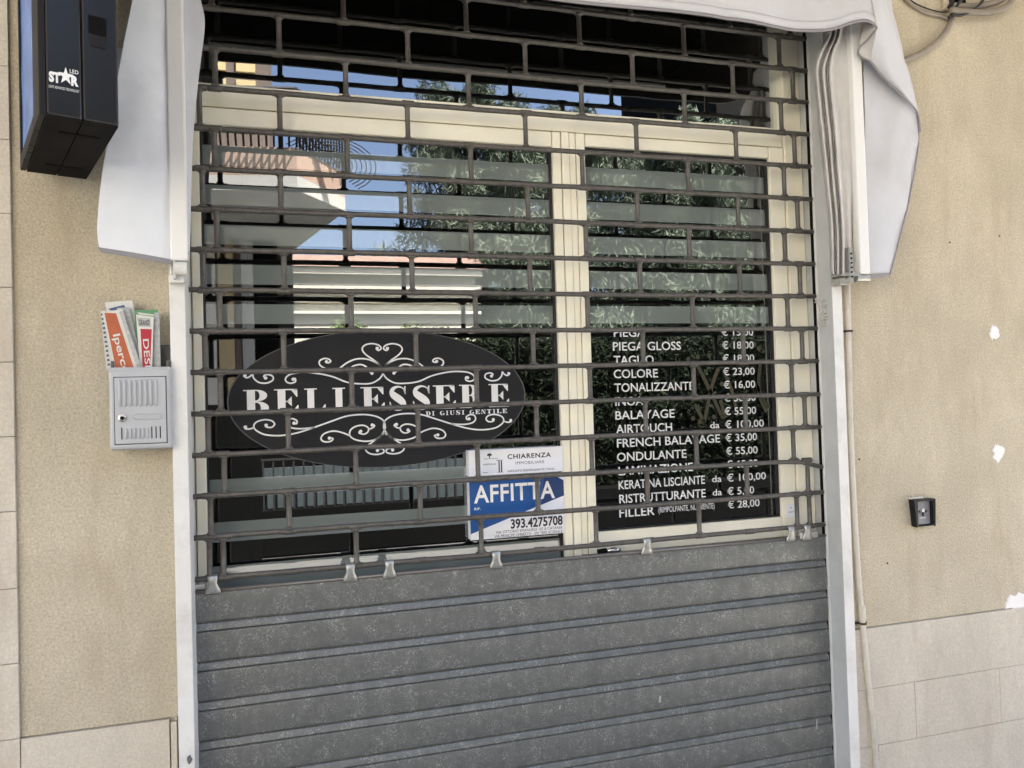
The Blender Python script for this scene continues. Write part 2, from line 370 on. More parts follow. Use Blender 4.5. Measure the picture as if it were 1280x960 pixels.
# white filler patches
for cx,cz,r,sd in ((2.322,1.730,.027,3),(2.316,1.322,.032,5),(2.37,.812,.030,8)):
    rr = random.Random(sd); n = 26
    ring = [Vector((cx+math.cos(6.2832*k/n)*r*rr.uniform(.6,1.05)*(.95 if sd!=8 else 2.4), 0, cz+math.sin(6.2832*k/n)*r*rr.uniform(.65,1.2))) for k in range(n)]
    bot = [p+Vector((0,YW-.0003,0)) for p in ring]; top = [p.lerp(Vector((cx,0,cz)),.12)+Vector((0,YW-.003,0)) for p in ring]
    MB().prism(bot,top).link('filler_patch', M['patch'], fac)
# small nail holes
for px,py in ((1187,303),(1249,295),(1109,704),(1074,574)):
    p = at(px,py,YW-.001)
    MB().tube([p, p+Vector((0,-.002,0))], .0028, 7).link('nail_head', M['gasket'], fac)

# room behind the glass
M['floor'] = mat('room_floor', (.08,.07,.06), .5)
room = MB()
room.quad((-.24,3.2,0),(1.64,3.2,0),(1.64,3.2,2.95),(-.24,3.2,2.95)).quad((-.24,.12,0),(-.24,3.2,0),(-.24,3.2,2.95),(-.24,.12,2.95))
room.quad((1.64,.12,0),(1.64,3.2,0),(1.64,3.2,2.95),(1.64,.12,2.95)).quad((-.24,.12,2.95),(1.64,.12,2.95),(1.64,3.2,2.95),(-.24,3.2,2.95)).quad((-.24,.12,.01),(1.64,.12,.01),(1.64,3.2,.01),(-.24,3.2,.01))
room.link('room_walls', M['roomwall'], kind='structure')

# ------------------------------------------------------------------ shop window: frame, sashes, panes
win = thing('shop_window', (0.7,.07,0), 'cream aluminium shop window with glazed door behind the roller grille', 'window')
def fr(name, x0,x1,z0,z1,yf=.05,yb=.10,bevel=.003,m='cream'): return Box(name, M[m], win, x0,x1,yf,yb,z0,z1, bevel=bevel)
fr('frame_jamb', -.2585,-.231, 0,2.93, .056)
fr('frame_jamb', 1.5725,1.636, 0,2.93, .044)
fr('frame_head', -.2285,1.570, 2.885,2.93, .056)
fr('transom', -.2285,1.570, 2.3475,2.397, .054)
fr('transom_bead', -.2285,1.570, 2.401,2.412, .062, .078, bevel=.002)
# door leaf on the left
fr('door_stile', -.229,-.203, .1,2.3445, .050,.095, m='cream')
fr('door_stile', .774,.8005, .1,2.3445, .049,.095)
fr('meeting_stile', .8025,.826, .1,2.3445, .046,.094)
fr('door_rail', -.2005,.772, 2.298,2.3440, .0505,.095)
fr('door_rail', -.2005,.772, .1,.30, .050,.095)
# fixed leaf on the right
fr('sash_stile', .8275,.8475, 1.087,2.3445, .051,.095); fr('sash_stile', .849,.877, 1.087,2.3445, .0485,.095)
fr('sash_stile', 1.516,1.569, 1.087,2.3445, .0495,.095)
fr('sash_rail', .879,1.514, 2.307,2.3440, .0505,.095)
fr('sash_rail', .879,1.514, 1.114,1.150, .0505,.095); fr('sash_rail', .879,1.514, 1.087,1.1125, .047,.095)
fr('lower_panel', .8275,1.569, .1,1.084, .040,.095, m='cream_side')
# glazing beads (dark rubber round each pane)
def gasket(x0,x1,z0,z1,y=.062,t=.003):
    b = MB(); b.box(x0,x1,y,.078,z1-t,z1).box(x0,x1,y,.078,z0,z0+t).box(x0,x0+t,y,.078,z0+t,z1-t).box(x1-t,x1,y,.078,z0+t,z1-t); b.link('gasket', M['gasket'], win)
gasket(-.2025,.7735,.301,2.2975); gasket(.8775,1.5155,1.1505,2.3065)
YG = .080
def pane(x0,x1,z0,z1): MB().quad((x0,YG,z0),(x1,YG,z0),(x1,YG,z1),(x0,YG,z1)).link('pane', M['glass'], win)
pane(-.2025,.7735,.30,2.298); pane(.8775,1.5155,1.150,2.307); pane(-.23,1.572,2.398,2.884)
# frosted stripes on both leaves
for k in range(5):
    zt = 2.2525-.106*k
    Box('privacy_stripe', M['film'], win, -.1985,.7695,.0788,.0793, zt-.053,zt) if k else Box('privacy_stripe', M['film'], win, -.1985,.7695,.0788,.0793, zt-.053,zt)
    Box('privacy_stripe', M['film'], win, .8815,1.5115,.0788,.0793, zt-.053,zt)
for zt,h in ((1.365,.049),(1.2525,.052),(1.138,.060),(1.03,.055)):
    Box('privacy_stripe', M['film'], win, -.1985,.7695,.0788,.0793, zt-h,zt)
# key cylinder with chrome escutcheon at the bottom of the meeting stile
M['chrome'] = mat('chrome', (.6,.6,.6), .15, 1)
kb = at(752,689,.02)
MB().tube([(kb.x-.012,.020,kb.z-.002),(kb.x+.014,.018,kb.z)], .0085, 14).link('handle_cap', M['black'], win)
MB().tube([(kb.x+.014,.018,kb.z),(kb.x+.030,.018,kb.z+.001),(kb.x+.040,.018,kb.z+.001),(kb.x+.058,.018,kb.z+.001)], [.006,.0085,.010,.007], 14).link('handle', M['chrome'], win, smooth=True)

# ------------------------------------------------------------------ roller shutter
rs = thing('roller_shutter', (0.7,0,0), 'half-open look roller grille of brick-pattern bars above galvanised slats', 'roller shutter')
rs['label'] = 'roller shutter with brick-pattern grille bars above galvanised steel slats'
RB = .0071
Zr = [2.68613-.104153*k for k in range(0,19)]
XL, XR = -.256, 1.632
rnd = random.Random(4)
def barpts(k):
    z = Zr[k]; pts = []
    for i in range(25):
        x = XL+(XR-XL)*i/24
        pts.append(Vector((x, rnd.uniform(-.0006,.0006), z+rnd.uniform(-.0007,.0007)+.0012*math.sin(x*3+k))))
    if k == 13:
        for p in pts:
            if p.x > 1.54: p.z -= (p.x-1.54)*.26
    return pts
cols_odd = [-.193, 0, .34, .68, 1.02, 1.36, 1.577]
cols_even = [-.158, .17, .51, .85, 1.19, 1.53]
for k in range(-3, 16):
    z = 2.68613-.104153*k
    Zk = z
    if k >= 0: pts = barpts(k)
    else: pts = [(XL,0,z),(XR,0,z)]
    mb = MB().tube(pts, RB, 10)
    # swollen collars where the links hook on
    up = cols_even if k % 2 == 1 else cols_odd
    dn = cols_odd if k % 2 == 1 else cols_even
    for x in (up+dn if k > -3 else dn):
        mb.tube([(x-.0165,0,z),(x-.0160,0,z),(x-.013,0,z),(x+.013,0,z),(x+.0160,0,z),(x+.0165,0,z)], [RB+.0001,RB+.0008,RB+.0012,RB+.0012,RB+.0008,RB+.0001], 10)
    mb.link('bar', M['bar'], rs, smooth=True)
lk = None
for k in range(-3, 15):
    z1 = 2.68613-.104153*k; z0 = z1-.104153
    xs = list(cols_odd if k % 2 == 1 else cols_even)
    if k == 14: xs = [-.193]+xs+[1.577]
    for x in xs:
        dx = rnd.uniform(-.004,.004)
        if lk is None:
            a = MB().tube([(x,0,z1-.005),(x,0,z1-.0095),(x,0,z1-.0105),(x,0,z1-.0135),(x,0,z0+.0135),(x,0,z0+.0105),(x,0,z0+.0095),(x,0,z0+.005)], [.0112,.0108,.0088,.0070,.0070,.0088,.0108,.0112], 12)
            lk = a.link('link_tube', M['bar'], rs, smooth=True); lx, lz = x, z1
        else: clone(lk, (x-lx+dx, 0, z1-lz))
# slats: flat face, rolled rib below it; first one has a rolled top edge
def slat_profile():
    P = [(.006,.0985+.0002)]                       # (y, z above the slat's lower end)
    H = .0985
    pts = [(.0140,H-.0001),(.0030,H-.0006),(.0008,H-.0022),(.0002,H-.005)]
    for i in range(1,8):
        t = i/8; pts.append((-.0014*math.sin(t*math.pi), H-.005-(H-.005-.0300)*t))
    pts += [(.0003,.0300),(.0012,.0275),(.0030,.0254),(.0058,.0238),(.0100,.0229),(.0104,.0214),(.0080,.0190),(.0056,.0150),(.0039,.0105),(.0027,.0065),(.0020,.0045),(.0022,.0034),(.0140,.0030),(.0150,.0004)]
    return pts
def slat_mesh(x0,x1,z):
    pr = slat_profile(); rows = []
    N = 24
    for i in range(N+1):
        x = x0+(x1-x0)*i/N
        rows.append([(x,y,z+q) for y,q in pr])
    return MB().grid(rows).mesh('slat')
zs0 = .9910       # lower end of the first slat's rib
s0 = None
for k in range(-0, 11):
    z = zs0-.0985*k
    if s0 is None:
        s0 = link('slat', slat_mesh(-.258,1.634,z), M['galv'], rs, smooth=False)
        md = s0.modifiers.new('thick','SOLIDIFY'); md.thickness = .001; md.offset = 1
    elif z > -.02: clone(s0, (0, rnd.uniform(-.0006,.0006), z-zs0))
MB().tube([(-.258,-.001,1.0935),(.7,-.001,1.0928),(1.634,-.001,1.0905)], .0048, 10).link('rolled_edge', M['rib'], rs, smooth=True)
MB().box(-.256,-.205,-.007,.004,1.101,1.113).link('end_tube', M['clip'], rs, bevel=.003)
MB().box(1.535,1.606,-.006,.004,1.086,1.108).link('end_tube', M['clip'], rs, bevel=.003)
cl = None
for x in (-.188,.150,.256,.551,1.011,1.506,1.562):
    if cl is None:
        b = MB()
        rows = []
        for (zz,hw,y) in ((1.1325,.0120,.004),(1.1335,.0125,-.004),(1.130,.0125,-.0098),(1.122,.0112,-.0118),(1.114,.0105,-.0115),(1.106,.0125,-.0090),(1.098,.0170,-.0075),(1.088,.0190,-.0060),(1.085,.0190,-.0035)):
            rows.append([(x-hw,y,zz),(x-hw*.4,y-.0016,zz),(x+hw*.4,y-.0016,zz),(x+hw,y,zz)])
        b.grid(rows)
        cl = b.link('strap_clip', M['clip'], rs, smooth=True); md = cl.modifiers.new('thick','SOLIDIFY'); md.thickness = .0016; md.offset = 0; clx = x
    else: clone(cl, (x-clx+rnd.uniform(-.002,.002), rnd.uniform(-.0005,.0005), -.004*(x+.188)/1.75))

# ------------------------------------------------------------------ guide rails at both sides
gl = thing('shutter_guide', (-.25,-.05,0), 'white steel shutter guide post to the left of the grille, beside the mailbox', 'guide post')
Box('post', M['white'], gl, -.2655,-.2300, -.076,.040, 0,2.98, bevel=.002)
gr = thing('shutter_guide', (1.65,-.05,0), 'white and grey shutter guide post to the right of the grille, beside the conduit', 'guide post')
Box('channel', M['reveal'], gr, 1.637,1.6585, -.0735,.12, 0,2.98)
Box('post', M['white'], gr, 1.634,1.6695, -.0780,-.0742, 0,2.98, bevel=.0015)
Box('post_side', M['white'], gr, 1.6590,1.6695, -.0740,.02, 0,2.98)
Box('guide_slot', M['black'], gr, 1.6340,1.6362, .001,.014, 0,2.98)
Box('corner_bead', M['white'], gr, 1.6355,1.6368, -.010,.004, .0,2.98)
# paint chip on the left post
rr = random.Random(2)
cp = at(237,949,-.076)
MB().quad(*[Vector((cp.x+math.cos(a*.6283)*.0065*rr.uniform(.7,1.1), -.0768, cp.z+math.sin(a*.6283)*.0115*rr.uniform(.7,1.1))) for a in range(10)]).link('paint_chip', mat('bare_steel', (.12,.12,.13), .6), gl)

# ------------------------------------------------------------------ awning
aw = thing('awning', (0.7,-.12,1.86), 'pale grey cloth drop awning hanging over the shop window with white side arms', 'awning')
YA = -.12
Box('arm', M['arm'], aw, -.2535,-.2150, YA-.012,YA+.018, 1.905,3.02, bevel=.004)
Box('arm', M['arm'], aw, 1.6965,1.7330, YA-.012,YA+.018, 1.905,3.02, bevel=.004)
# left arm bracket: rounded end shoe and clamp plate
b = MB(); b.tube([(-.2475,YA+.002,1.888),(-.218,YA+.002,1.888)], .0165, 16); b.link('arm_shoe', M['white'], aw, smooth=False, bevel=.002)
Box('bracket', M['white'], aw, -.262,-.228, -.108,-.0765, 1.855,1.874, bevel=.003)
b = MB(); b.box(-.250,-.244,-.125,-.0765,1.862,1.92); b.link('bracket_cheek', M['reveal'], aw, bevel=.001)
MB().tube([(-.2555,-.100,1.873),(-.2555,-.100,1.902)], .004, 8).link('bolt', M['clip'], aw)
# right arm bracket
b = MB(); b.tube([(1.688,YA+.002,1.893),(1.735,YA+.002,1.893)], .0125, 16); b.link('arm_shoe', M['clip'], aw)
Box('bracket', M['clip'], aw, 1.630,1.700, -.128,-.0785, 1.898,1.909, bevel=.001)
Box('bracket_cheek', M['clip'], aw, 1.655,1.668, -.134,-.106, 1.880,1.985, bevel=.001)
Box('bracket_cheek', M['clip'], aw, 1.630,1.662, -.118,-.0785, 1.872,1.894, bevel=.002)
for q in range(6): MB().tube([(1.6615,-.1345,1.895+.014*q),(1.6615,-.1375,1.895+.014*q)], .0028, 8).link('bolt', M['black'], aw)
# canopy, front roller and valance
def solid(name, me_b, m, t=.0016, parent=aw, off=0, **k):
    o = me_b.link(name, m, parent, smooth=True, **k); md = o.modifiers.new('thick','SOLIDIFY'); md.thickness = t; md.offset = off; return o
MB().box(-.34,1.78,-.19,-.032,2.985,3.02).link('canopy', M['fabric'], aw)
MB().box(-.33,1.77,-.187,-.034,2.978,2.9835).link('canopy_shade_sheet', bpy.data.materials['black'], aw)  # black sheet added to keep the canopy underside in deep shade
hem = [(-.36,2.602),(.0,2.603),(.4,2.602),(.72,2.603),(1.09,2.605),(1.30,2.603)]
hp = [at(1000,37.5,-.2),at(1030,39,-.2),at(1048,36,-.2),at(1064,30,-.2),at(1080,27,-.2),at(1090,30,-.2),at(1096,36,-.2)]
hem += [(p.x,p.z) for p in hp]
hc = crom(hem, 6)
def valance_row(dz_abs=None, f=0):
    pass
rows = []
NV = 14
for i,c in enumerate(hc):
    x, zh = c.x, c.y
    col = []
    for j in range(NV+1):
        t = j/NV; z = zh+(3.0-zh)*t
        wave = .006*math.sin(x*9+1)*(1-t) + (.004*math.sin(x*23) if x > 1.2 else 0)*(1-t)
        y = -.2+wave+.010*math.sin(t*2.2)
        col.append((x + (0 if x < 1.5 else (x-1.5)*-.10*t), y, z))
    rows.append(col)
solid('valance', MB().grid(rows), M['fabric'])
lin = [[(p[0], p[1]+.0045, p[2]) for p in r_] for r_ in rows[:-7]]
solid('valance_shade_sheet', MB().grid(lin), mat('shade_dark_cloth', (.035,.03,.027), .9), .0008)  # dark sheet added so the back of the valance looks unlit
hemrow = [[(c.x, r[0][1]-.0014, c.y-.0015),(c.x, r[0][1]-.0016, c.y+.007)] for c, r in zip(hc, rows)]
solid('valance_hem', MB().grid(hemrow), M['hem'], .002)
MB().box(-.245,1.30,-.176,-.162,2.632,2.640).link('front_rail', M['arm'], aw, bevel=.001)
# helper: cloth sheet from photo outline rows (each row: list of (px,py,y))
def sheet(name, rws, m=M['fabric'], nu=10, nv=6, t=.0015, amp=0, seed=1, parent=aw):
    ctl = [[at(px,py,y) for px,py,y in r] for r in rws]
    r1 = [crom(r, nu) for r in ctl]
    colz = list(zip(*r1)); fine = [crom(c, nv) for c in colz]
    rws2 = list(zip(*fine))
    if amp:
        rq = random.Random(seed); ph = [rq.uniform(0,6) for _ in range(6)]
        out = []
        for r in rws2:
            out.append([p+Vector((0, amp*(math.sin(p.x*31+p.z*17+ph[0])+.6*math.sin(p.x*57-p.z*29+ph[1])+.4*math.sin(p.z*83+ph[2])), 0)) for p in r])
        rws2 = out
    return solid(name, MB().grid([list(r) for r in rws2]), m, t)
for dz in (.030,):
    solid('stitch_line', MB().grid([[(c.x, q[0][1]-.0022, c.y+dz),(c.x, q[0][1]-.0022, c.y+dz+.0012)] for c, q in zip(hc, rows)]), mat('thread', (.42,.41,.41), .9), .0004)
# left side cloth (outside of the arm)
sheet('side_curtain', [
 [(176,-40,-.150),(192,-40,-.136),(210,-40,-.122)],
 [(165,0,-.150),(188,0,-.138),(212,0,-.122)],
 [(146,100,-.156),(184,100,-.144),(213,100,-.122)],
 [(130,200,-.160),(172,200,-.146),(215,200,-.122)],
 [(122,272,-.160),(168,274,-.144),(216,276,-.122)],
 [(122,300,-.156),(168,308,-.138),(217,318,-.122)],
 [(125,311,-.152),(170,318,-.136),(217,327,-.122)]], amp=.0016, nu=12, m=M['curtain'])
sheet('curtain_hem', [[(122,309,-.1545),(168,316,-.1395),(216,324.5,-.1245)],[(126,315.5,-.1545),(170,322.5,-.1390),(216,331,-.1245)]], M['hem'], t=.002)
# narrow cloth inside the left arm
sheet('side_curtain', [
 [(226,-30,-.112),(240,-30,-.105),(248,-30,-.098)],
 [(228,0,-.112),(241,0,-.104),(251,0,-.098)],
 [(229,28,-.112),(243,30,-.104),(256,32,-.098)],
 [(231,100,-.112),(240,100,-.106),(248,100,-.100)],
 [(233,180,-.112),(237,180,-.108),(241,180,-.104)],
 [(235,320,-.112),(236,320,-.110),(237,320,-.108)]], amp=.0008, nu=8)
# right side cloth, lower layer
sheet('side_curtain', [
 [(1078,-20,-.112),(1095,-20,-.100),(1108,-20,-.090)],
 [(1079,60,-.112),(1100,60,-.105),(1128,60,-.085)],
 [(1080,120,-.112),(1112,122,-.108),(1145,128,-.090)],
 [(1080,180,-.112),(1116,182,-.118),(1147,184,-.098)],
 [(1079,250,-.112),(1106,252,-.124),(1135,252,-.108)],
 [(1078,310,-.112),(1100,311,-.122),(1120,312,-.112)],
 [(1078,343,-.112),(1094,342,-.118),(1112,342,-.112)]], amp=.0022, seed=5, nu=12)
sheet('curtain_hem', [[(1078,344,-.1135),(1094,342.5,-.120),(1112,341,-.1135)],[(1078,348.5,-.1135),(1094,347,-.120),(1113,345,-.1135)]], M['hem'], t=.002)
e = [at(*p) for p in ((1146,135,-.0955),(1148.5,165,-.099),(1147,190,-.102),(1136,252,-.110),(1121,312,-.114),(1113,343,-.115))]
ec = crom(e,6); solid('curtain_edge', MB().grid([[p+Vector((-.003,-.001,0)), p+Vector((.0016,0,0))] for p in ec]), M['hem'], .0022)
# right side cloth, upper flap folding over from the valance corner
sheet('valance_return', [
 [(1084,-40,-.200),(1092,-40,-.190),(1098,-40,-.150)],
 [(1090,0,-.200),(1099,0,-.192),(1107,0,-.150)],
 [(1095,35,-.200),(1107,36,-.192),(1118,38,-.148)],
 [(1089,74,-.160),(1110,74,-.182),(1129,76,-.140)],
 [(1100,92,-.152),(1119,96,-.170),(1137,102,-.130)],
 [(1122,113,-.142),(1132,117,-.150),(1143,124,-.118)],
 [(1146,138,-.112),(1147,139,-.112),(1148,141,-.110)]], amp=.0012, seed=9, nu=10)
sheet('valance_return', [
 [(1094,22,-.199),(1088,26,-.170),(1080,28,-.150)],
 [(1095,36,-.200),(1084,48,-.165),(1074,58,-.145)],
 [(1094,52,-.180),(1083,60,-.155),(1073,68,-.143)],
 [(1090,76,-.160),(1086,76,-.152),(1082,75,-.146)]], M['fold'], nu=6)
e = [at(*p) for p in ((1095.5,36,-.202),(1086,47,-.176),(1076,58,-.150),(1073,66,-.146),(1078,72,-.152),(1088,77,-.162),(1100,92,-.154),(1122,114,-.144),(1140,131,-.122),(1148,145,-.104),(1150,165,-.101))]
MB().tube(crom(e,6), .0030, 7).link('edge_piping', M['hem'], aw, smooth=True)
# folded cloth bundle left of the right arm: vertical pleats gathered at the bracket
pl = []   # rows: y pixel -> x pixels of [edge, ridge1, valley1, ridge2, valley2, ridge3, valley3, flat, arm]
src = ((20,(1037,1040,1044,1047,1049,1052,1055,1062,1067)),
       (45,(1034,1037,1041,1044,1046,1049,1053,1061,1067)),
       (65,(1023,1027,1032,1036,1038,1042,1047,1060,1067)),
       (88,(1017.5,1021,1026,1029,1034,1038,1044,1059,1067)),
       (120,(1020,1023.5,1028.5,1031.5,1036.5,1040,1046,1059,1066)),
       (170,(1025,1029,1034,1037,1041.5,1045,1051,1059,1066)),
       (230,(1031,1035,1039,1042,1046,1049.5,1054,1060,1065)),
       (290,(1036.5,1040,1044,1047,1050,1053.5,1056.5,1060.5,1064)),
       (343,(1038.5,1041.5,1044.5,1047.5,1051,1054,1057,1060.5,1064)))
yy = (-.085,-.128,-.100,-.132,-.101,-.134,-.104,-.112,-.112)
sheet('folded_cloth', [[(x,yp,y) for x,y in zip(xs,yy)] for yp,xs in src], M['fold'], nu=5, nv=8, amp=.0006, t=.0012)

# ------------------------------------------------------------------ signs on the glass
YS = .0775
ov = thing('oval_sign', (.262,.078,1.38), 'dark oval shop sign with white BELLESSERE lettering and scrollwork on the door glass', 'sign')
OC = Vector((.262,1.566)); OA, OB = .413, .192
n = 96
ringf = [Vector((OC.x+OA*math.cos(6.28318*k/n)*1, .0776, OC.y+OB*math.sin(6.28318*k/n))) for k in range(n)]
MB().prism([p+Vector((0,.0010,0)) for p in ringf], ringf).link('disc', M['oval'], ov)
b = MB(); m_ = len(ringf)
for k in range(m_):
    p, q = ringf[k], ringf[(k+1)%m_]; c = Vector((OC.x,.0776,OC.y))
    b.quad(p+Vector((0,-.0003,0)), q+Vector((0,-.0003,0)), c.lerp(q,.992)+Vector((0,-.0003,0)), c.lerp(p,.992)+Vector((0,-.0003,0)))
b.link('rim_line', mat('grey_line', (.10,.10,.10), .5), ov)
def ribbon(mb, pts, wid, y, taper=True):
    P = crom([Vector((p[0],p[1],0)) for p in pts], 8); L_, R_ = [], []
    for i,p in enumerate(P):
        t = (P[min(i+1,len(P)-1)]-P[max(i-1,0)]); t = t.normalized() if t.length else Vector((1,0,0)); nn = Vector((-t.y,t.x,0))
        f = 1
        L_.append(p+nn*wid*f); R_.append(p-nn*wid*f)
    for i in range(len(P)-1):
        mb.quad(*[Vector((q.x,y,q.y)) for q in (L_[i],R_[i],R_[i+1],L_[i+1])])
def blob(mb, x, z, r, y): mb.quad(*[Vector((x+r*math.cos(k*.5236),y,z+r*math.sin(k*.5236))) for k in range(12)])
def z8(u, v):
    p = at(250+u/3.048, 400+v/3.048, .078); return (p.x, p.z)
XC = z8(697,200)[0]
scr = [[(697,181),(665,155),(632,132),(618,112),(628,96),(655,90),(680,96),(690,108),(680,116),(671,110)],
 [(478,160),(488,163),(498,158),(490,149),(472,147),(456,156),(456,170),(472,182),(500,190),(530,184),(560,163),(595,149),(635,149),(672,163),(697,181)],
 [(566,188),(588,174),(615,170),(634,180),(644,196),(658,203)],
 [(697,205),(682,225),(652,241),(610,243),(560,237),(505,216),(450,204),(400,200),(350,205),(328,219),(328,234),(345,241),(363,235),(362,223),(350,225)],
 [(165,212),(178,220),(192,214),(200,205),(205,222),(225,238),(255,240),(278,228),(275,213),(255,208),(243,214),(250,222)],
 [(706,412),(700,385),(670,367),(620,360),(560,366),(500,386),(430,411),(370,430),(310,440),(250,437),(215,421),(205,405),(215,389),(245,380),(273,384),(284,397),(272,409),(252,407),(250,399)],
 [(206,409),(190,415),(173,414),(173,407)],
 [(436,409),(390,414),(350,411),(331,398),(334,381),(352,376),(369,384),(367,395),(355,392)],
 [(706,412),(690,440),(665,456),(630,462),(590,455),(571,440),(573,420),(592,406),(620,401),(640,410),(640,425),(625,435),(606,430),(612,421)],
 [(641,416),(655,412),(665,403),(656,397)],
 [(571,441),(545,430),(510,423),(475,432),(461,450),(471,463),(495,463),(507,452),(490,449)],
 [(706,428),(682,446),(655,466),(635,482),(632,497),(648,509),(675,512),(699,505),(698,493),(682,490),(672,498)]]
dots = [(675,108),(482,159),(655,203),(355,226),(250,221),(171,212),(252,401),(173,408),(358,393),(612,424),(656,400),(493,450),(676,497)]
for side in (0,1):
    b = MB()
    for s_ in scr:
        pts = [z8(u,v) for u,v in s_]
        if side: pts = [(2*XC-x, z-.024*abs(XC-x)) for x,z in pts]
        ribbon(b, pts, .0021, .0771)
    for u,v in dots:
        x,z = z8(u,v)
        if side: z -= .024*abs(XC-x); x = 2*XC-x
        blob(b, x, z, .0046, .0769)
    b.link('scrollwork', M['text'], ov)
# fat-face letters drawn as polygons on a unit cell (x 0..1, z 0..1)
def arc(cx,cz,rx,rz,a0,a1,n=14): return [(cx+rx*math.cos(math.radians(a0+(a1-a0)*i/n)), cz+rz*math.sin(math.radians(a0+(a1-a0)*i/n))) for i in range(n+1)]
H = .045
def strip(outer, inner): return [(outer[i],inner[i],inner[i+1],outer[i+1]) for i in range(len(outer)-1)]
def glyph(c):
    q = []
    def r(x0,x1,z0,z1): q.append(((x0,z0),(x1,z0),(x1,z1),(x0,z1)))
    if c in 'ELBR':
        r(.14,.46,H,1-H)
        r(.0,.60 if c=='L' else .46,1-H,1)
    if c in 'EL':
        r(.0,1.0,0,H); q.append(((1.0,0),(1.0,.34),(.965,.34),(.70,H)))
    if c == 'E':
        r(.46,.96,1-H,1); q.append(((.96,1),(.70,1-H),(.925,.68),(.96,.68)))
        r(.46,.62,.48,.48+H); q.append(((.50,.50),(.72,.70),(.72,.30)))
    if c == 'B':
        r(.0,.46,0,H)
        o = arc(.50,.765,.44,.235,90,-90); i = arc(.50,.765,.14,.19,90,-90); q.extend(strip(o,i)); r(.46,.50,1-H,1); r(.46,.50,.53,.575)
        o = arc(.52,.265,.48,.265,90,-90); i = arc(.52,.265,.16,.215,90,-90); q.extend(strip(o,i)); r(.46,.52,0,.05); r(.46,.52,.48,.53)
    if c == 'R':
        r(.0,.60,0,H); 
        o = arc(.50,.755,.42,.245,90,-90); i = arc(.50,.755,.12,.20,90,-90); q.extend(strip(o,i)); r(.46,.50,1-H,1); r(.46,.50,.51,.555)
        o = [(.60,.535),(.78,.50),(.90,.40),(.93,.22),(.95,.08),(1.04,.05),(1.10,.09)]; i = [(.58,.49),(.62,.45),(.63,.38),(.64,.18),(.72,.03),(.92,-.01),(1.10,.05)]
        q.extend(strip(o,i))
    if c == 'S':
        P = [(.90,.70,.02),(.84,.86,.025),(.66,.965,.03),(.44,.97,.05),(.24,.86,.10),(.22,.70,.145),(.42,.55,.165),(.64,.42,.165),(.80,.27,.14),(.76,.12,.09),(.58,.025,.045),(.34,.03,.03),(.16,.13,.025),(.08,.30,.02)]
        C = crom(P,5); o=[];i=[]
        for k,p in enumerate(C):
            t = C[min(k+1,len(C)-1)]-C[max(k-1,0)]; t = Vector((t.x,t.y)).normalized(); nn = Vector((-t.y,t.x))
            o.append((p.x+nn.x*p.z*.9,p.y+nn.y*p.z)); i.append((p.x-nn.x*p.z*.9,p.y-nn.y*p.z))
        q.extend(strip(o,i))
        q.append(((.86,1.0),(.92,1.0),(.92,.66),(.88,.66),(.80,.84))); q.append(((.08,0),(.14,0),(.20,.16),(.12,.36),(.08,.36)))
    if c in 'DITUNG':
        if c == 'I': r(.30,.70,H,1-H); r(.08,.92,1-H,1); r(.08,.92,0,H)
        if c == 'D':
            r(.14,.44,H,1-H); r(0,.44,1-H,1); r(0,.44,0,H)
            o = arc(.44,.5,.54,.5,90,-90); i = arc(.44,.5,.24,.44,90,-90); q.extend(strip(o,i))
        if c == 'T': r(.34,.66,H,1-H); r(.02,.98,1-H*1.6,1); r(.18,.82,0,H); r(.02,.06,.7,1); r(.94,.98,.7,1)
        if c == 'U':
            r(.10,.38,.3,1-H); r(0,.5,1-H,1); r(.66,1.0,1-H,1); r(.79,.86,.3,1)
            o = arc(.48,.3,.38,.3,180,360); i = arc(.58,.3,.21,.24,180,360); q.extend(strip(o,i))
        if c == 'N': r(.12,.19,0,1); r(.81,.88,0,1); q.append(((.10,1),(.42,1),(.90,0),(.66,0))); r(0,.30,0,H); r(.68,1,1-H,1)
        if c == 'G':
            o = arc(.52,.5,.48,.5,50,310); i = arc(.56,.5,.22,.44,50,310); q.extend(strip(o,i)); r(.66,.94,.10,.46); r(.54,1,.42,.47)
    return q
LB = [(c, a, b_) for c,(a,b_) in zip('BELLESSERE', ((165,262),(283,375),(398,478),(505,586),(612,703),(716,790),(805,881),(888,974),(988,1068),(1100,1177)))]
ZB, ZT = 1.532, 1.599
for c,a,b_ in LB:
    x0 = z8(a,300)[0]; x1 = z8(b_,300)[0]; mb = MB(); 
    for poly in glyph(c): mb.quad(*[Vector((x0+(x1-x0)*u,.0770,ZB+(ZT-ZB)*v)) for u,v in poly])
    me = mb.mesh('letter')
    link('letter', me, M['text'], ov)
x0 = at(532,516,.078).x; x1 = at(635,516,.078).x
adv = {'I':.62,' ':.55}; st_ = 'DI GIUSI GENTILE'; tot = sum(adv.get(c,1.0)+.22 for c in st_); cx = x0; sc1 = (x1-x0)/tot
for c in st_:
    wv_ = adv.get(c,1.0)
    if c != ' ':
        H = .09; mb = MB()
        for poly_ in glyph(c): mb.quad(*[Vector((cx+sc1*wv_*u,.0768,1.5135+.0125*v)) for u,v in poly_])
        link('letter', mb.mesh('letter'), M['text'], ov)
    cx += sc1*(wv_+.22)
H = .045

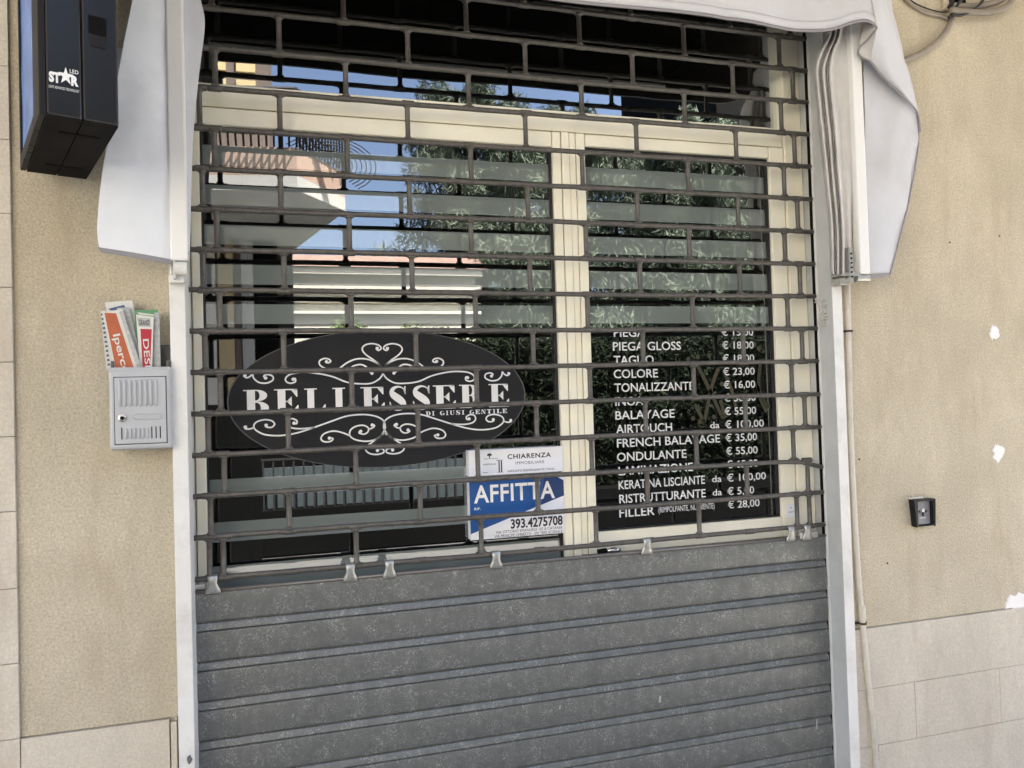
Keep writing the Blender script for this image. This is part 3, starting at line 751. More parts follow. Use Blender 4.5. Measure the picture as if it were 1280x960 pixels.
# price list: black board behind the glass with white vinyl text in front
pl_ = thing('price_list', (1.2,.078,1.15), 'black price list with white treatment names and euro prices on the right window', 'price list')
Box('board', M['board'], pl_, .8800,1.5130,.0812,.0840, 1.1530,1.766)
rowsP = [('PIEGA',415,767,806,'15,00',0),('PIEGA GLOSS',433,766,851,'18,00',0),('TAGLIO',450,767,817,'18,00',0),('COLORE',467,767,822,'23,00',0),('TONALIZZANTE',484,768,867,'16,00',0),
 ('INOA',502,769,804,'50,00',0),('BALAYAGE',518.5,769,843,'55,00',0),('AIRTOUCH',536,770,840,'100,00',1),('FRENCH BALAYAGE',551.5,771,900,'35,00',0),('ONDULANTE',570.5,771,858,'55,00',0),
 ('LAMINAZIONE',587.5,773,866,'65,00',0),('KERATINA LISCIANTE',604,773,881,'100,00',1),('RISTRUTTURANTE',621.5,774,882,'5,00',1),('FILLER',641,774,818,'28,00',0)]
for i,(s_,py,xa,xb,pr,da) in enumerate(rowsP):
    zc = 1.7470-.04215*i
    if i >= 8: zc -= .001*(i-7)*.3
    a = at(xa,py,.078).x; b_ = at(xb,py,.078).x
    text(pl_, s_, a, b_, zc-.0130, zc+.0130, .0768, M['text'], bold=.008)
    pa = 1.3360; wd = {4:.095,5:.1130,6:.1400}[len(pr)]
    text(pl_, '€ '+pr, pa, pa+wd+.002, zc-.0115, zc+.0115, .0768, M['text'], bold=.006)
    if da: text(pl_, 'da', 1.283, 1.316, zc-.0100, zc+.0100, .0768, M['text'], bold=.004)
zc = 1.7470-.04215*13-.002
text(pl_, '(RIMPOLPANTE, NUTRIENTE)', at(823,640,.078).x, at(893,636,.078).x, zc-.0075, zc+.0095, .0768, M['text'], bold=.0)
# faint gold crossed emblem printed on the board
b = MB()
def gx(px,py): p = at(px,py,.078); return (p.x,p.z)
for P in (((872,457),(888,490),(902,520)),((898,460),(890,482),(880,528)),((868,505),(880,528)),((900,500),(907,522)),((950,455),(948,490),(958,515)),((905,465),(915,490),(922,520)),((945,480),(958,508))):
    ribbon(b, [gx(*p) for p in P], .006, .0770)
for p in ((860,449),(872,446),(886,444),(866,523),(875,527),(892,521),(903,521),(902,480),(868,485),(948,436),(966,474),(960,508)): blob(b, *gx(*p), .0075, .0770)
eo = b.link('emblem', M['gold'], pl_); eo['kind'] = 'stuff'

# rent sign
rsn = thing('rent_sign', (.643,.078,1.151), 'white and blue AFFITTA rent sign with phone number taped on the door glass', 'sign')
M['paper'] = mat('sign_plastic', (.80,.81,.84), .5)
M['blue'] = mat('blue_print', (.006,.075,.27), .5); M['navy'] = mat('navy_print', (.008,.035,.14), .5); M['ink'] = mat('black_ink', (.02,.02,.025), .6)
YR = .0455        # taped over the edge of the door stile, just in front of it
X0,X1,Z0,Z1 = at(587,620,YR).x, at(705,620,YR).x, at(589,675.5,YR).z, at(585,563.5,YR).z
def sg(u,v): return at(560+u/6.4, 540+v/6.4, YR)
ZA = sg(165,371).z
Box('panel', M['paper'], rsn, X0,X1,YR,.0785, Z0,ZA+.0004)
Box('panel', M['paper'], rsn, X0,X1,YR-.001,.0785, ZA+.0050,Z1)
def poly(pts, m, y, nm, par=rsn): return MB().quad(*[Vector((p.x,y,p.z)) for p in pts]).link(nm, m, par)
def cl_(p): return Vector((min(max(p.x,X0),X1),0,min(p.z,ZA)))
poly([cl_(sg(160,371)),cl_(sg(160,820)),cl_(sg(741,584)),cl_(sg(765,345))], M['blue'], YR-.0003,'blue_field')
poly([cl_(sg(766,345)),cl_(sg(742,584)),cl_(sg(935,507)),cl_(sg(935,385)),cl_(sg(850,345))], M['navy'], YR-.0003,'navy_field')
def T(s_, u0,u1, v0,v1, m='ink', y=YR-.0006, bold=0., sp=1.0):
    a = sg(u0,v1); c = sg(u1,v0)
    zz0 = sg((u0+u1)/2,v1).z; zz1 = sg((u0+u1)/2,v0).z
    text(rsn, s_, a.x, c.x, zz0, zz1, y, M[m], bold=bold, spacing=sp)
T('AFFITTA', 208,852, 410,550, 'text', bold=.018, sp=1.05)
T('RIF.', 210,262, 605,625, 'text', bold=.02)
T('393.4275708', 502,916, 682,758, 'ink', bold=.03)
T('CHIARENZA', 475,822, 170,208, 'ink', y=YR-.0014, bold=.025, sp=1.15)
T('IMMOBILIARE', 540,768, 231,254, 'ink', y=YR-.0014, bold=.0, sp=1.15)
T('AFFILIATO INDIPENDENTE ITALIA', 475,850, 295,312, 'ink', y=YR-.0014)
T('VIA VITTORIO EMANUELE 102 B CATANIA', 382,915, 772,794, 'ink')
T('VIA PRINCIPE UMBERTO - 095 7890 ACIREALE', 372,915, 803,826, 'ink')
def S(px0,px1,pz0,pz1,m='ink',y=YR-.0014):
    a = sg(px0,pz1); c = sg(px1,pz0); MB().quad((a.x,y,a.z),(c.x,y,a.z),(c.x,y,c.z),(a.x,y,c.z)).link('logo_mark', M[m], rsn)
S(385,436,222,229); S(405,412,229,322); S(424,431,229,322); S(395,440,318,324); S(280,318,322,327)
a = sg(331,190); blobb = MB(); blobb.quad(*[Vector((a.x+.0075*math.cos(math.pi*k/8),YR-.0014,a.z+.007*math.sin(math.pi*k/8))) for k in range(9)]); blobb.link('logo_mark', M['ink'], rsn)
S(327,335,190,208); S(285,400,212,215)
T('RESIDENZA', 282,384, 252,264, 'ink', y=YR-.0014)
# tiny white alarm notice on the right sash
st = thing('alarm_sticker', (1.548,.0485,1.146), 'small white notice sticker on the lower right corner of the window frame', 'sticker')
Box('sticker_face', M['paper'], st, 1.528,1.5660,.0478,.0490, 1.146,1.190, bevel=.0003)
Box('lettering', M['ink'], st, 1.545,1.548,.0474,.0477, 1.176,1.180); text(st, 'ALLARME', 1.536,1.557,1.162,1.167, .0475, M['ink'])

# ------------------------------------------------------------------ LED sign, a projecting box top left
BL = [Vector((-.5697,-.10,0)), Vector((-.4375,-.099,0)), Vector((-.302,-.505,0)), Vector((-.4240,-.488,0))]  # far-left, far-right, near-right, near-left
ux = (BL[1]-BL[0]).normalized(); uy = (BL[3]-BL[0]); DP = uy.length; uy.normalize(); ux = Vector((uy.y,-uy.x,0)) * -1
if ux.x < 0: ux = -ux
WD = .133; O = BL[0]; ZL = 2.1098; ZH = 2.95
led = thing('led_sign', (O.x,O.y,ZL), 'black double-sided LED display box with STAR logo at the top left of the wall', 'LED sign')
M['plastic'] = mat('glossy_black_plastic', (.015,.015,.016), .22, var=.1, vscale=5, spec=.35)
M['plastic2'] = mat('matt_black_plastic', (.014,.014,.014), .5, spec=.2)
M['capmat'] = mat('matt_black_cap', (.020,.0185,.017), .9, spec=.05, var=.15, vscale=20)
def lp(a, d, z): return O + ux*a + uy*d + Vector((0,0,z))       # a across width, d outward depth
def lbox(name, a0,a1,d0,d1,z0,z1, m, bevel=.003, **k):
    bot = [lp(a0,d0,z0-0),lp(a1,d0,z0),lp(a1,d1,z0),lp(a0,d1,z0)]; top = [p+Vector((0,0,z1-z0)) for p in bot]
    return MB().prism(bot,top).link(name, M[m], led, bevel=bevel, **k)
A1 = .0105
lbox('front_shell', A1,.0700, 0,DP, ZL,ZH, 'plastic', .004)
lbox('rear_shell', .0712,WD, 0,DP, ZL,ZH, 'plastic', .004)
# bezel segments and lit screen on the left face
M['screen'], t_, b_ = nodes('led_screen')
g_ = t_.nodes.new('ShaderNodeNewGeometry'); mp_ = t_.nodes.new('ShaderNodeMapping'); mp_.inputs['Scale'].default_value = (60,60,2.2)
t_.links.new(g_.outputs['Position'], mp_.inputs[0]); nz = t_.nodes.new('ShaderNodeTexNoise'); nz.inputs['Scale'].default_value = 4.0; nz.inputs['Detail'].default_value = 5
t_.links.new(mp_.outputs[0], nz.inputs['Vector']); rp = t_.nodes.new('ShaderNodeValToRGB'); t_.links.new(nz.outputs[0], rp.inputs[0])
for e_, (pos,c_) in zip((rp.color_ramp.elements[0], rp.color_ramp.elements[1]), ((.42,(.006,.012,.04,1)),(.78,(.35,.5,.75,1)))): e_.position = pos; e_.color = c_
e_ = rp.color_ramp.elements.new(.58); e_.color = (.015,.05,.13,1)
b_.inputs['Base Color'].default_value = (.01,.01,.02,1); t_.links.new(rp.outputs[0], b_.inputs['Emission Color']); b_.inputs['Emission Strength'].default_value = .35; b_.inputs['Roughness'].default_value = .3
lbox('screen', .0035,.0104, .018,DP-.105, ZL+.03,ZH-.02, 'screen', 0)
zc_ = [ZL, ZL+.30, ZL+.58, ZH]
for i in range(3): lbox('bezel', -.001,.0102, DP-.1045,DP, zc_[i]+(.0015 if i else 0),zc_[i+1]-.0015, 'plastic2', .0015)
lbox('bezel', -.001,.0102, 0,.0175, ZL,ZH, 'plastic2', .0015)
for d0,d1 in ((.018,.09),(.092,.15),(.152,.20),(.202,DP-.105)): lbox('bezel', -.001,.0102, d0,d1, ZL,ZL+.029, 'plastic2', .001)
lbox('base_cap', A1+.001,.0695, .002,DP-.002, ZL-.0016,ZL-.0002, 'capmat', 0); lbox('base_cap', .0717,WD-.001, .002,DP-.002, ZL-.0016,ZL-.0002, 'capmat', 0)
# slots in the underside, recess on the front
for d in (.085,.325): lbox('vent_slot', .040,.112, d-.006,d+.006, ZL-.0024,ZL+.002, 'black', 0)
lbox('handle_recess', .083,.114, DP-.002,DP+.0010, ZL+.172,ZL+.207, 'black', 0)
lbox('handle_lip', .085,.113, DP-.002,DP+.0022, ZL+.146,ZL+.171, 'plastic2', .002)
for z_ in (ZL+.02,): lbox('seam_gap', .0700,.0712, 0.002,DP-.001, ZL+.001,ZH, 'black', 0)
lf = lambda u,q: lp(u, DP+.0006, q)
text(led, 'ST', .0155,.0345, ZL+.062,ZL+.082, 0, M['text'], bold=.06, frame=lf)
text(led, 'R', .0520,.0645, ZL+.062,ZL+.082, 0, M['text'], bold=.06, frame=lf)
text(led, 'LED', .0500,.0645, ZL+.086,ZL+.0935, 0, M['text'], bold=.01, frame=lf)
text(led, 'LIGHT ADVANCED TECHNOLOGY', .0150,.0650, ZL+.0510,ZL+.0560, 0, M['text'], bold=.0, frame=lf)
sp_ = []
for k in range(10):
    r_ = .0175 if k % 2 == 0 else .0070; a_ = math.radians(90+36*k); sp_.append(lp(.0433+r_*math.cos(a_)*.78, DP+.0009, ZL+.078+r_*math.sin(a_)))
c0 = lp(.0433, DP+.0009, ZL+.078); b = MB()
for k in range(10): b.quad(c0, sp_[k], sp_[(k+1)%10])
b.link('star_logo', M['text'], led)
# wall bracket tube behind the sign
MB().tube([lp(.03,0,ZL+.5), Vector((lp(.03,0,0).x, YW, ZL+.5))], .02, 12).link('wall_bracket', M['plastic2'], led)
MB().tube([lp(.03,0,ZL+.15), Vector((lp(.03,0,0).x, YW, ZL+.15))], .02, 12).link('wall_bracket', M['plastic2'], led)
# white junction box on the wall between the LED sign and the awning
a = at(134,58,YW-.03); c = at(162,122,YW-.03)
jb = thing('junction_box', (a.x,YW,c.z), 'white electrical box on the wall between the LED sign and the awning cloth', 'junction box')
Box('box_body', M['arm'], jb, a.x,c.x, YW-.028,YW, c.z-.012,a.z, bevel=.003); Box('box_cover', M['arm'], jb, a.x+.003,c.x-.003, YW-.0305,YW-.0282, c.z-.009,a.z-.003, bevel=.001)

# ------------------------------------------------------------------ mailbox
mb_ = thing('mailbox', (-.33,-.07,1.457), 'light grey plastic mailbox on the beige wall left of the grille', 'mailbox')
M['mailgrey'] = mat('grey_mailbox_plastic', (.43,.44,.45), .38, var=.04, vscale=9, bump=.08, bscale=300)
M['maildark'] = mat('dark_mailbox_back', (.10,.095,.085), .5, var=.3, vscale=20)
MX0,MX1,MZ0,MZ1 = -.401,-.2605,1.4585,1.6530
fr_ = .0985; 
def taper(name, x0,x1,z0,z1,yf,yb,m,dx=.004,bevel=.006,par=mb_):
    return MB().prism([(x0,yb,z0),(x1,yb,z0),(x1,yb,z1),(x0,yb,z1)], [(x0+dx,yf,z0+dx),(x1-dx,yf,z0+dx),(x1-dx,yf,z1-dx*.4),(x0+dx,yf,z1-dx*.4)]).link(name, M[m], par, bevel=bevel)
# body as open-topped tray: front, back, sides
taper('body', MX0,MX1,MZ0,MZ1,-.0985,-.060,'mailgrey')
Box('back_case', M['mailgrey'], mb_, MX0+.004,MX1-.002,-.060,YW, MZ0+.01,1.640, bevel=.003)
Box('top_rim', M['mailgrey'], mb_, MX0+.001,MX1-.001,-.0985,-.090, 1.645,1.6555, bevel=.004)
Box('back_plate', M['maildark'], mb_, MX0-.007,MX1-.004,-.040,YW, 1.600,1.712, bevel=.003)
Box('side_cheek', M['maildark'], mb_, MX1-.014,MX1-.006,-.085,-.040, 1.6405,1.672, bevel=.002)
Box('side_cheek', M['maildark'], mb_, MX0+.006,MX0+.012,-.085,-.040, 1.6405,1.672, bevel=.002)
# door panel with a dark gap round it
DX0,DX1,DZ0,DZ1 = -.3865,-.2725,1.4735,1.6330
Box('door_gap', M['black'], mb_, DX0,DX1,-.0989,-.0970, DZ0,DZ1)
dr = Box('door', M['mailgrey'], mb_, DX0+.0016,DX1-.0016,-.1015,-.0980, DZ0+.0016,DZ1-.0016, bevel=.002)
rb = None
for k in range(8):
    x = DX0+.013+k*.0112
    if rb is None: rb = MB().tube([(x,-.1015,1.562),(x,-.1020,1.566),(x,-.1020,1.622),(x,-.1015,1.626)], [.001,.0034,.0034,.001], 8).link('rib', M['mailgrey'], dr, smooth=True); rx = x
    else: clone(rb, (x-rx,0,0))
MB().tube([(-.3685,-.1010,1.536),(-.3685,-.1055,1.536),(-.3685,-.1060,1.536)], [.0098,.0085,.0060], 20).link('lock', M['chrome'], dr)
MB().tube([(-.3685,-.1060,1.536),(-.3685,-.1075,1.536)], .0035, 14).link('lock_core', M['black'], dr)
b = MB(); pts = [( -.3440+.000,1.5385)]
ring = [(x,-.1022,z) for x,z in (arc(-.3390,1.5380,.0065,.0065,90,270,10)+arc(-.2900,1.5380,.0065,.0065,-90,90,10))]
b.tube([Vector(p) for p in ring+[ring[0]]], .0011, 6); b.link('name_plate', M['mailgrey'], dr, smooth=True)
text(dr, 'POSTA', -.333,-.296,1.5355,1.5405, -.1019, M['mailgrey'])
sl_ = None
for k in range(10):
    x = DX0+.016+k*.0092; m__ = 'black' if k in (0,7,8,9) else 'maildark'
    z0_ = 1.486
    if k in (0,7,8,9): Box('vent_slot', M['black'], dr, x-.0011,x+.0011,-.1019,-.1012, z0_,z0_+.028)
    else: MB().tube([(x,-.1012,z0_),(x,-.1022,z0_+.003),(x,-.1022,z0_+.023),(x,-.1012,z0_+.026)], [.0008,.0026,.0026,.0008], 8).link('vent_rib', M['mailgrey'], dr, smooth=True)

# leaflets sticking out of it
M['orange'] = mat('orange_print', (.42,.10,.035), .6, var=.08, vscale=40); M['red'] = mat('red_print', (.40,.015,.035), .6); M['green'] = mat('green_print', (.10,.27,.12), .6)
M['leaf'] = mat('leaflet_paper', (.62,.62,.56), .7, var=.05, vscale=30); M['leaf2'] = mat('newsprint', (.42,.42,.40), .7, var=.25, vscale=90); M['bluep'] = mat('blue_photo_print', (.07,.10,.22), .6)
def leaflet(nm, label, corners, y, m, th=.0022, cat='leaflet'):
    """corners: px positions TL,TR,BR,BL of the visible part"""
    P = [at(px,py,y) for px,py in corners]
    return thing(nm, (P[3].x,y,P[3].z), label, cat, 'leaflets stuffed in the mailbox'), P, y, th
def flatpoly(par, name, pix, y, m, th=.0004):
    P = [at(px,py,y) for px,py in pix]
    return MB().prism([p+Vector((0,th,0)) for p in P], P).link(name, M[m], par)
def lf_sheet(label, pix, y, m, th=.003, nm='leaflet'):
    o = thing(nm, tuple(at(*pix[-1], y)), label, 'leaflet', 'leaflets stuffed in the mailbox')
    flatpoly(o, 'cover', pix, y, m, th); return o
o = lf_sheet('striped coupon sheet at the far left behind the orange leaflet', [(125.5,389),(131,388),(145,462),(133,462)], -.064, 'leaf')
for k in range(12): flatpoly(o, 'stripe', [(126+k*.75,392+k*5.7),(129+k*.75,391.5+k*5.7),(129.6+k*.75,394+k*5.7),(126.5+k*.75,394.5+k*5.7)], -.0645, 'bluep')
o = lf_sheet('tall white folded leaflet at the back with a blue strip along its top', [(131,378),(165,375.5),(183,462),(148,462)], -.060, 'leaf')
flatpoly(o, 'blue_strip', [(135,386),(155,381),(160,391),(140,389)], -.0605, 'bluep')
o = lf_sheet('white leaflet with ruffled page edges leaning right of the orange one', [(146,385),(161,384),(180,462),(160,462)], -.068, 'leaf2')
o = lf_sheet('orange supermarket leaflet with pale sideways lettering', [(127.5,390),(153,386.5),(176,462),(143,462)], -.078, 'leaf')
flatpoly(o, 'orange_cover', [(130.5,391),(145,391.5),(168,462),(145,462)], -.0786, 'orange')
flatpoly(o, 'page_edge', [(149,390),(153,388),(178,462),(172,462)], -.0790, 'leaf2')
def rot_text(par, s_, p0, p1, hpx, y, m, bold=0.0):
    """text running from photo position p0 to p1 (baseline), letters hpx tall to its left side"""
    a = at(*p0, y); b_ = at(*p1, y); d = (b_-a); L_ = d.length; d.normalize(); up = Vector((-d.z,0,d.x))*1.0
    h = hpx*.00155/1.0
    def f(u,v): return a + d*u + up*v + Vector((0,0,0))
    return text(par, s_, 0, L_, 0, h, 0, M[m], bold=bold, frame=f)
rot_text(o, 'Iperco', (141,418.5), (154,468), 10, -.0790, 'leaf', bold=.015)
o = lf_sheet('green edged leaflet standing at the right side of the mailbox', [(168,388),(197,387),(200,462),(172,462)], -.066, 'green')
flatpoly(o, 'page_edge', [(193,391),(199,390),(201,462),(191,462)], -.0664, 'leaf2')
flatpoly(o, 'pale_page', [(171,390.2),(192,393),(193,395),(174,393)], -.0664, 'leaf')
o = lf_sheet('white leaflet with red block and sideways letters in front of the green one', [(170,393),(192,396),(190,462),(175,462)], -.074, 'leaf')
flatpoly(o, 'red_cover', [(175.5,411),(189.5,411.5),(187.5,462),(178.5,462)], -.0745, 'red')
b = MB()
flatpoly(o, 'stamp_block', [(171.8,397),(187.5,398),(188.5,408.5),(173.0,408)], -.0744, 'leaf2'); rot_text(o, 'DESP', (178.5,424), (182,466), 8.0, -.0750, 'leaf', bold=.01)
text(o, 'GRANDI', at(173.5,403,-.075).x, at(187,403,-.075).x, at(180,406.5,-.075).z, at(180,400,-.075).z, -.0750, M['ink'])

# ------------------------------------------------------------------ conduit, cables, cord, key switch
cd = thing('conduit', (1.74,YW-.012,0), 'cream plastic conduit pipe running down the wall beside the right guide post', 'pipe')
M['pipe'] = mat('cream_pvc', (.60,.56,.48), .4, var=.06, vscale=10, dirt=(.45,.40,.33), dscale=8); M['rust'] = mat('rusty_clamp', (.05,.035,.025), .8)
M['corr'] = mat('grey_corrugated_tube', (.27,.235,.19), .55, var=.15, vscale=30)
yp = YW-.013
pp = [at(1059,346,yp),at(1060.5,414,yp),at(1063,530,yp),at(1068,640,yp),at(1074,735,yp),at(1077.5,765,yp)]
# straight real pipe following the wall, slightly leaning
MB().tube(crom(pp,4), .0088, 14).link('pipe', M['pipe'], cd, smooth=True)
pq = [at(1077.5,765,yp),at(1078,778,yp),at(1084,840,yp),at(1090.5,900,yp),at(1096,965,yp),at(1101,1040,yp)]
MB().tube(crom(pq,4), .0092, 14).link('pipe', M['pipe'], cd, smooth=True)
MB().tube([at(1077,757,yp),at(1078,773,yp)], .0112, 16).link('pipe_socket', M['pipe'], cd, smooth=False)
for p,q in ((at(1061,414,yp),1),(at(1078.3,779,yp),1)):
    mbb = MB().tube([p+Vector((0,0,-.0032)), p+Vector((0,0,.0032))], .0118, 16); mbb.box(p.x-.024,p.x-.006,yp+.004,YW,p.z-.003,p.z+.003).box(p.x+.010,p.x+.020,yp+.004,YW,p.z-.002,p.z+.002); mbb.link('clamp', M['rust'], cd)
cb = thing('cable_bundle', (2.12,YW-.02,2.66), 'bundle of corrugated tubes and dark cable looping from a hole at top right', 'cables')
def cable(pix, r, m, y=YW-.014, corr=False, nm='tube'):
    P = crom([at(px,py,y if len(t_)==0 else t_[0]) for px,py,*t_ in pix], 14)
    if corr:
        d = [0]
        Q = []; R_ = []
        import itertools
        seg = []
        for i in range(len(P)-1):
            k = max(1,int((P[i+1]-P[i]).length/.0016))
            for j in range(k): Q.append(P[i].lerp(P[i+1], j/k))
        R_ = [r*(1+.09*(1 if (i//1)%3 else -1)) for i in range(len(Q))]
        return MB().tube(Q, R_, 10).link(nm, M[m], cb, smooth=True)
    return MB().tube(P, r, 10).link(nm, M[m], cb, smooth=True)
cable([(1118,82),(1131,75),(1150,67),(1170,53),(1183,38),(1192,20)], .0098, 'corr')
cable([(1128,-8),(1142,3),(1160,11),(1176,15),(1188,14.5)], .0024, 'gasket', YW-.010)
cable([(1130,-4),(1142,8),(1160,17),(1176,20),(1186,24)], .0062, 'corr', YW-.008)
cable([(1188,13),(1210,15),(1235,15.5),(1255,10),(1266,0),(1270,-14)], .0105, 'corr', YW-.030, True)
cable([(1192,7),(1215,8),(1240,4),(1255,-3),(1262,-16)], .0098, 'corr', YW-.016, True)
cable([(1190,18),(1203,19),(1222,8),(1238,-12)], .0045, 'gasket', YW-.034); cable([(1186,22),(1196,8),(1206,-14)], .004, 'gasket', YW-.028); cable([(1186,10),(1192,-2),(1199,-14)], .006, 'gasket', YW-.016); cable([(1192,14),(1200,2),(1212,-12)], .005, 'gasket', YW-.022)
Box('junction_plate', M['stucco'], cb, at(1176,0,YW).x, at(1183,0,YW).x, YW-.012,YW, at(1180,14,YW).z, at(1180,-20,YW).z, bevel=.002)
Box('dark_hole', M['black'], cb, at(1183.5,0,YW).x, at(1206,0,YW).x, YW-.004,YW-.0005, at(1190,13,YW).z, at(1190,-20,YW).z)
# tangled twine hooked on the guide
tw = thing('twine', (1.66,-.04,1.72), 'tangle of frayed pale twine hooked on the right guide post', 'twine')
M['twine'] = mat('pale_twine', (.66,.63,.57), .9)
rt = random.Random(11)
for k in range(9):
    pts = [at(1018+rt.uniform(0,3),373+rt.uniform(0,5),-.018)]
    for j in range(6): pts.append(at(1020+rt.uniform(1,16), 378+j*5.5+rt.uniform(-5,5), -.04+rt.uniform(-.012,.006)))
    MB().tube(crom(pts,5), .0012, 5).link('strand', M['twine'], tw, smooth=True)
# key switch with hooded cover
ks = thing('key_switch', (1.99,YW,1.10), 'small black hooded key switch with grey face on the right wall', 'key switch')
a = at(1141,625,YW-.02); c = at(1169,657,YW-.02); kx0,kx1,kz0,kz1 = a.x,c.x,c.z,a.z
b = MB(); yf = YW-.030
ocr = [(kx0,kz1),(kx1,kz1),(kx1-.004,kz0),(kx0+.008,kz0)]
icr = [(kx0+.016,kz1-.006),(kx1-.010,kz1-.006),(kx1-.010,kz0+.006),(kx0+.015,kz0+.006)]
b.prism([(x,YW,z) for x,z in ocr],[(x,YW-.008,z) for x,z in ocr]); b.link('case', M['plastic2'], ks, bevel=.003)
b = MB()
for i in range(4):
    o1,o2,i1,i2 = ocr[i],ocr[(i+1)%4],icr[i],icr[(i+1)%4]; dep = YW-.026 if i != 2 else YW-.014
    b.prism([(o1[0],YW-.008,o1[1]),(o2[0],YW-.008,o2[1]),(i2[0],YW-.0082,i2[1]),(i1[0],YW-.0082,i1[1])],[(o1[0],dep,o1[1]),(o2[0],dep,o2[1]),(i2[0],dep+.002,i2[1]),(i1[0],dep+.002,i1[1])])
b.link('hood', M['plastic2'], ks)
M['swface'] = mat('grey_switch_face', (.22,.22,.24), .4)
Box('face', M['swface'], ks, icr[0][0]+.0005,icr[1][0]-.0005, YW-.0105,YW-.0080, icr[2][1]+.0005,icr[0][1]-.0005)
cx_ = (icr[0][0]+icr[1][0])/2; cz_ = (kz0+kz1)/2+.003
MB().tube([(cx_,YW-.010,cz_+.004),(cx_,YW-.014,cz_+.004)], .006, 14).link('key_barrel', M['chrome'], ks)
for s_ in (-1,1):
    b = MB(); x_ = cx_+s_*.0145; b.quad((x_-.005*s_,YW-.0110,cz_+.006),(x_+.006*s_,YW-.0110,cz_+.001),(x_-.005*s_,YW-.0110,cz_-.006)); b.link('arrow_mark', M['ink'], ks)
Box('lever', M['plastic2'], ks, cx_-.002,cx_+.002,YW-.015,YW-.0106, cz_-.014,cz_-.002)
Box('print_line', M['paper'], ks, cx_-.013,cx_+.013,YW-.0112,YW-.0107, cz_-.021,cz_-.0195)
b = MB(); rk = random.Random(6)
for k in range(9):
    x_ = kx0+.004+k*.0065; b.tube([(x_,YW-.001,kz1+rk.uniform(0,.003)),(x_+.003,YW-.003,kz1+rk.uniform(0,.004))], rk.uniform(.0022,.004), 7)
b.link('sealant_bead', M['patch'], ks)

# ================================================================== across the street (seen mirrored in the glass)
def far(px, py, V):
    """real position of a thing whose mirror image in the glass is seen at px,py, V metres behind the grille plane"""
    p = at(px,py,V); return Vector((p.x, 2*YG-V, p.z))
M['terra'] = mat('terracotta_plaster', (.36,.255,.20), .9, var=.15, vscale=1.5)
M['soffit'] = mat('soffit_plaster', (.42,.42,.40), .9, var=.08, vscale=1.5)
M['brownf'] = mat('brown_plaster', (.13,.10,.085), .8, var=.15, vscale=1)
M['ochre'] = mat('yellow_plaster', (.50,.40,.22), .9, var=.06, vscale=2)
M['cwall'] = mat('cream_plaster', (.66,.64,.56), .9, var=.06, vscale=2)
M['green_w'] = mat('pale_green_plaster', (.50,.56,.44), .9, var=.05, vscale=2)
M['iron'] = mat('wrought_iron', (.02,.02,.02), .6)
M['dwall'] = mat('shade_black_plaster', (.006,.006,.006), .9, spec=.04, var=.2, vscale=1)  # near-black colour stands in for shade on the walls across the street
M['steelblue'] = mat('blue_grey_panel', (.05,.065,.072), .7, var=.15, vscale=1.5)
M['rooft'] = mat('roof_tiles', (.25,.17,.14), .9, var=.2, vscale=6)

bA = thing('balcony_house', (-2.5,-9.4,0), 'house across the street with terracotta balcony, reflected at the top left of the glass', 'house')
Yb = 2*YG-9.4
def bx(name, par, x0,x1,v0,v1,z0,z1,m, **k): return Box(name, M[m], par, x0,x1, 2*YG-v1, 2*YG-v0, z0,z1, **k)
bx('wall', bA, -6,-.18, 9.4,13, 4.4,10, 'brownf')
bx('wall', bA, -6,-1.35, 9.4,13, 0,4.4, 'cwall')
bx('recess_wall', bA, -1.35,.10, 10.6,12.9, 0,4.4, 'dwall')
for z_ in (5.55,5.95,6.35,6.75):
    for x_ in (-1.9,-1.5,-1.02,-.62):
        w_ = bx('window_pane', bA, x_-.0,x_+.26, 9.36,9.44, z_,z_+.28, 'ochre')
# columns and wall strips under the balcony
bx('column', bA, -1.10,-.93, 9.0,9.2, 0,3.84,'cwall'); bx('yellow_pier', bA, -.90,-.70, 9.0,9.25, 0,3.84,'ochre')
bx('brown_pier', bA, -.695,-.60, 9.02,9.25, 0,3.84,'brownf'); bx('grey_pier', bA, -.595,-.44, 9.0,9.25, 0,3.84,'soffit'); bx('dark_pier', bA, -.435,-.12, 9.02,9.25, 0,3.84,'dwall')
bx('lintel_sill', bA, -1.35,-.70, 8.95,9.0, 2.66,2.74,'cwall')
# balcony slab with oblique end
zs_ = 3.86
def onz(px,py,z):
    d = CR*((px-640)/960) - CU*((py-480)/960) + CF; t = (z-EYE.z)/d.z; p = EYE+d*t; return Vector((p.x,2*YG-p.y,z))
P = [onz(120,236,zs_), onz(372,238,zs_), onz(432,264,zs_), onz(368,312,zs_), onz(120,308,zs_)]
MB().prism(P, [p+Vector((0,0,.16)) for p in P]).link('balcony_slab', M['soffit'], bA)
T1 = [p+Vector((0,0,.161)) for p in P]; 
b = MB()
for i in (0,1):
    p,q = T1[i],T1[i+1]; nrm = (q-p).cross(Vector((0,0,1))).normalized()*.10; nrm = nrm if nrm.y < 0 else -nrm
    b.prism([p,q,q+nrm,p+nrm],[p+Vector((0,0,.30)),q+Vector((0,0,.30)),q+nrm+Vector((0,0,.30)),p+nrm+Vector((0,0,.30))])
b.link('balcony_parapet', M['terra'], bA)
A_ = T1[0]+Vector((0,0,.31)); B_ = T1[1]+Vector((0,0,.31)); C_ = T1[2]+Vector((0,0,.31))
for (p,q,nn) in ((A_,B_,26),(B_,C_,16)):
    for k in range(nn+1):
        s_ = p.lerp(q,k/nn); out = Vector((0,.10,0))
        MB().tube(crom([s_, s_+Vector((0,.14,.12)), s_+Vector((0,.12,.34)), s_+Vector((0,0,.62))],4), .012, 5).link('baluster', M['iron'], bA)
    MB().tube([p+Vector((0,0,.62)), q+Vector((0,0,.62))], .025, 6).link('handrail', M['iron'], bA)
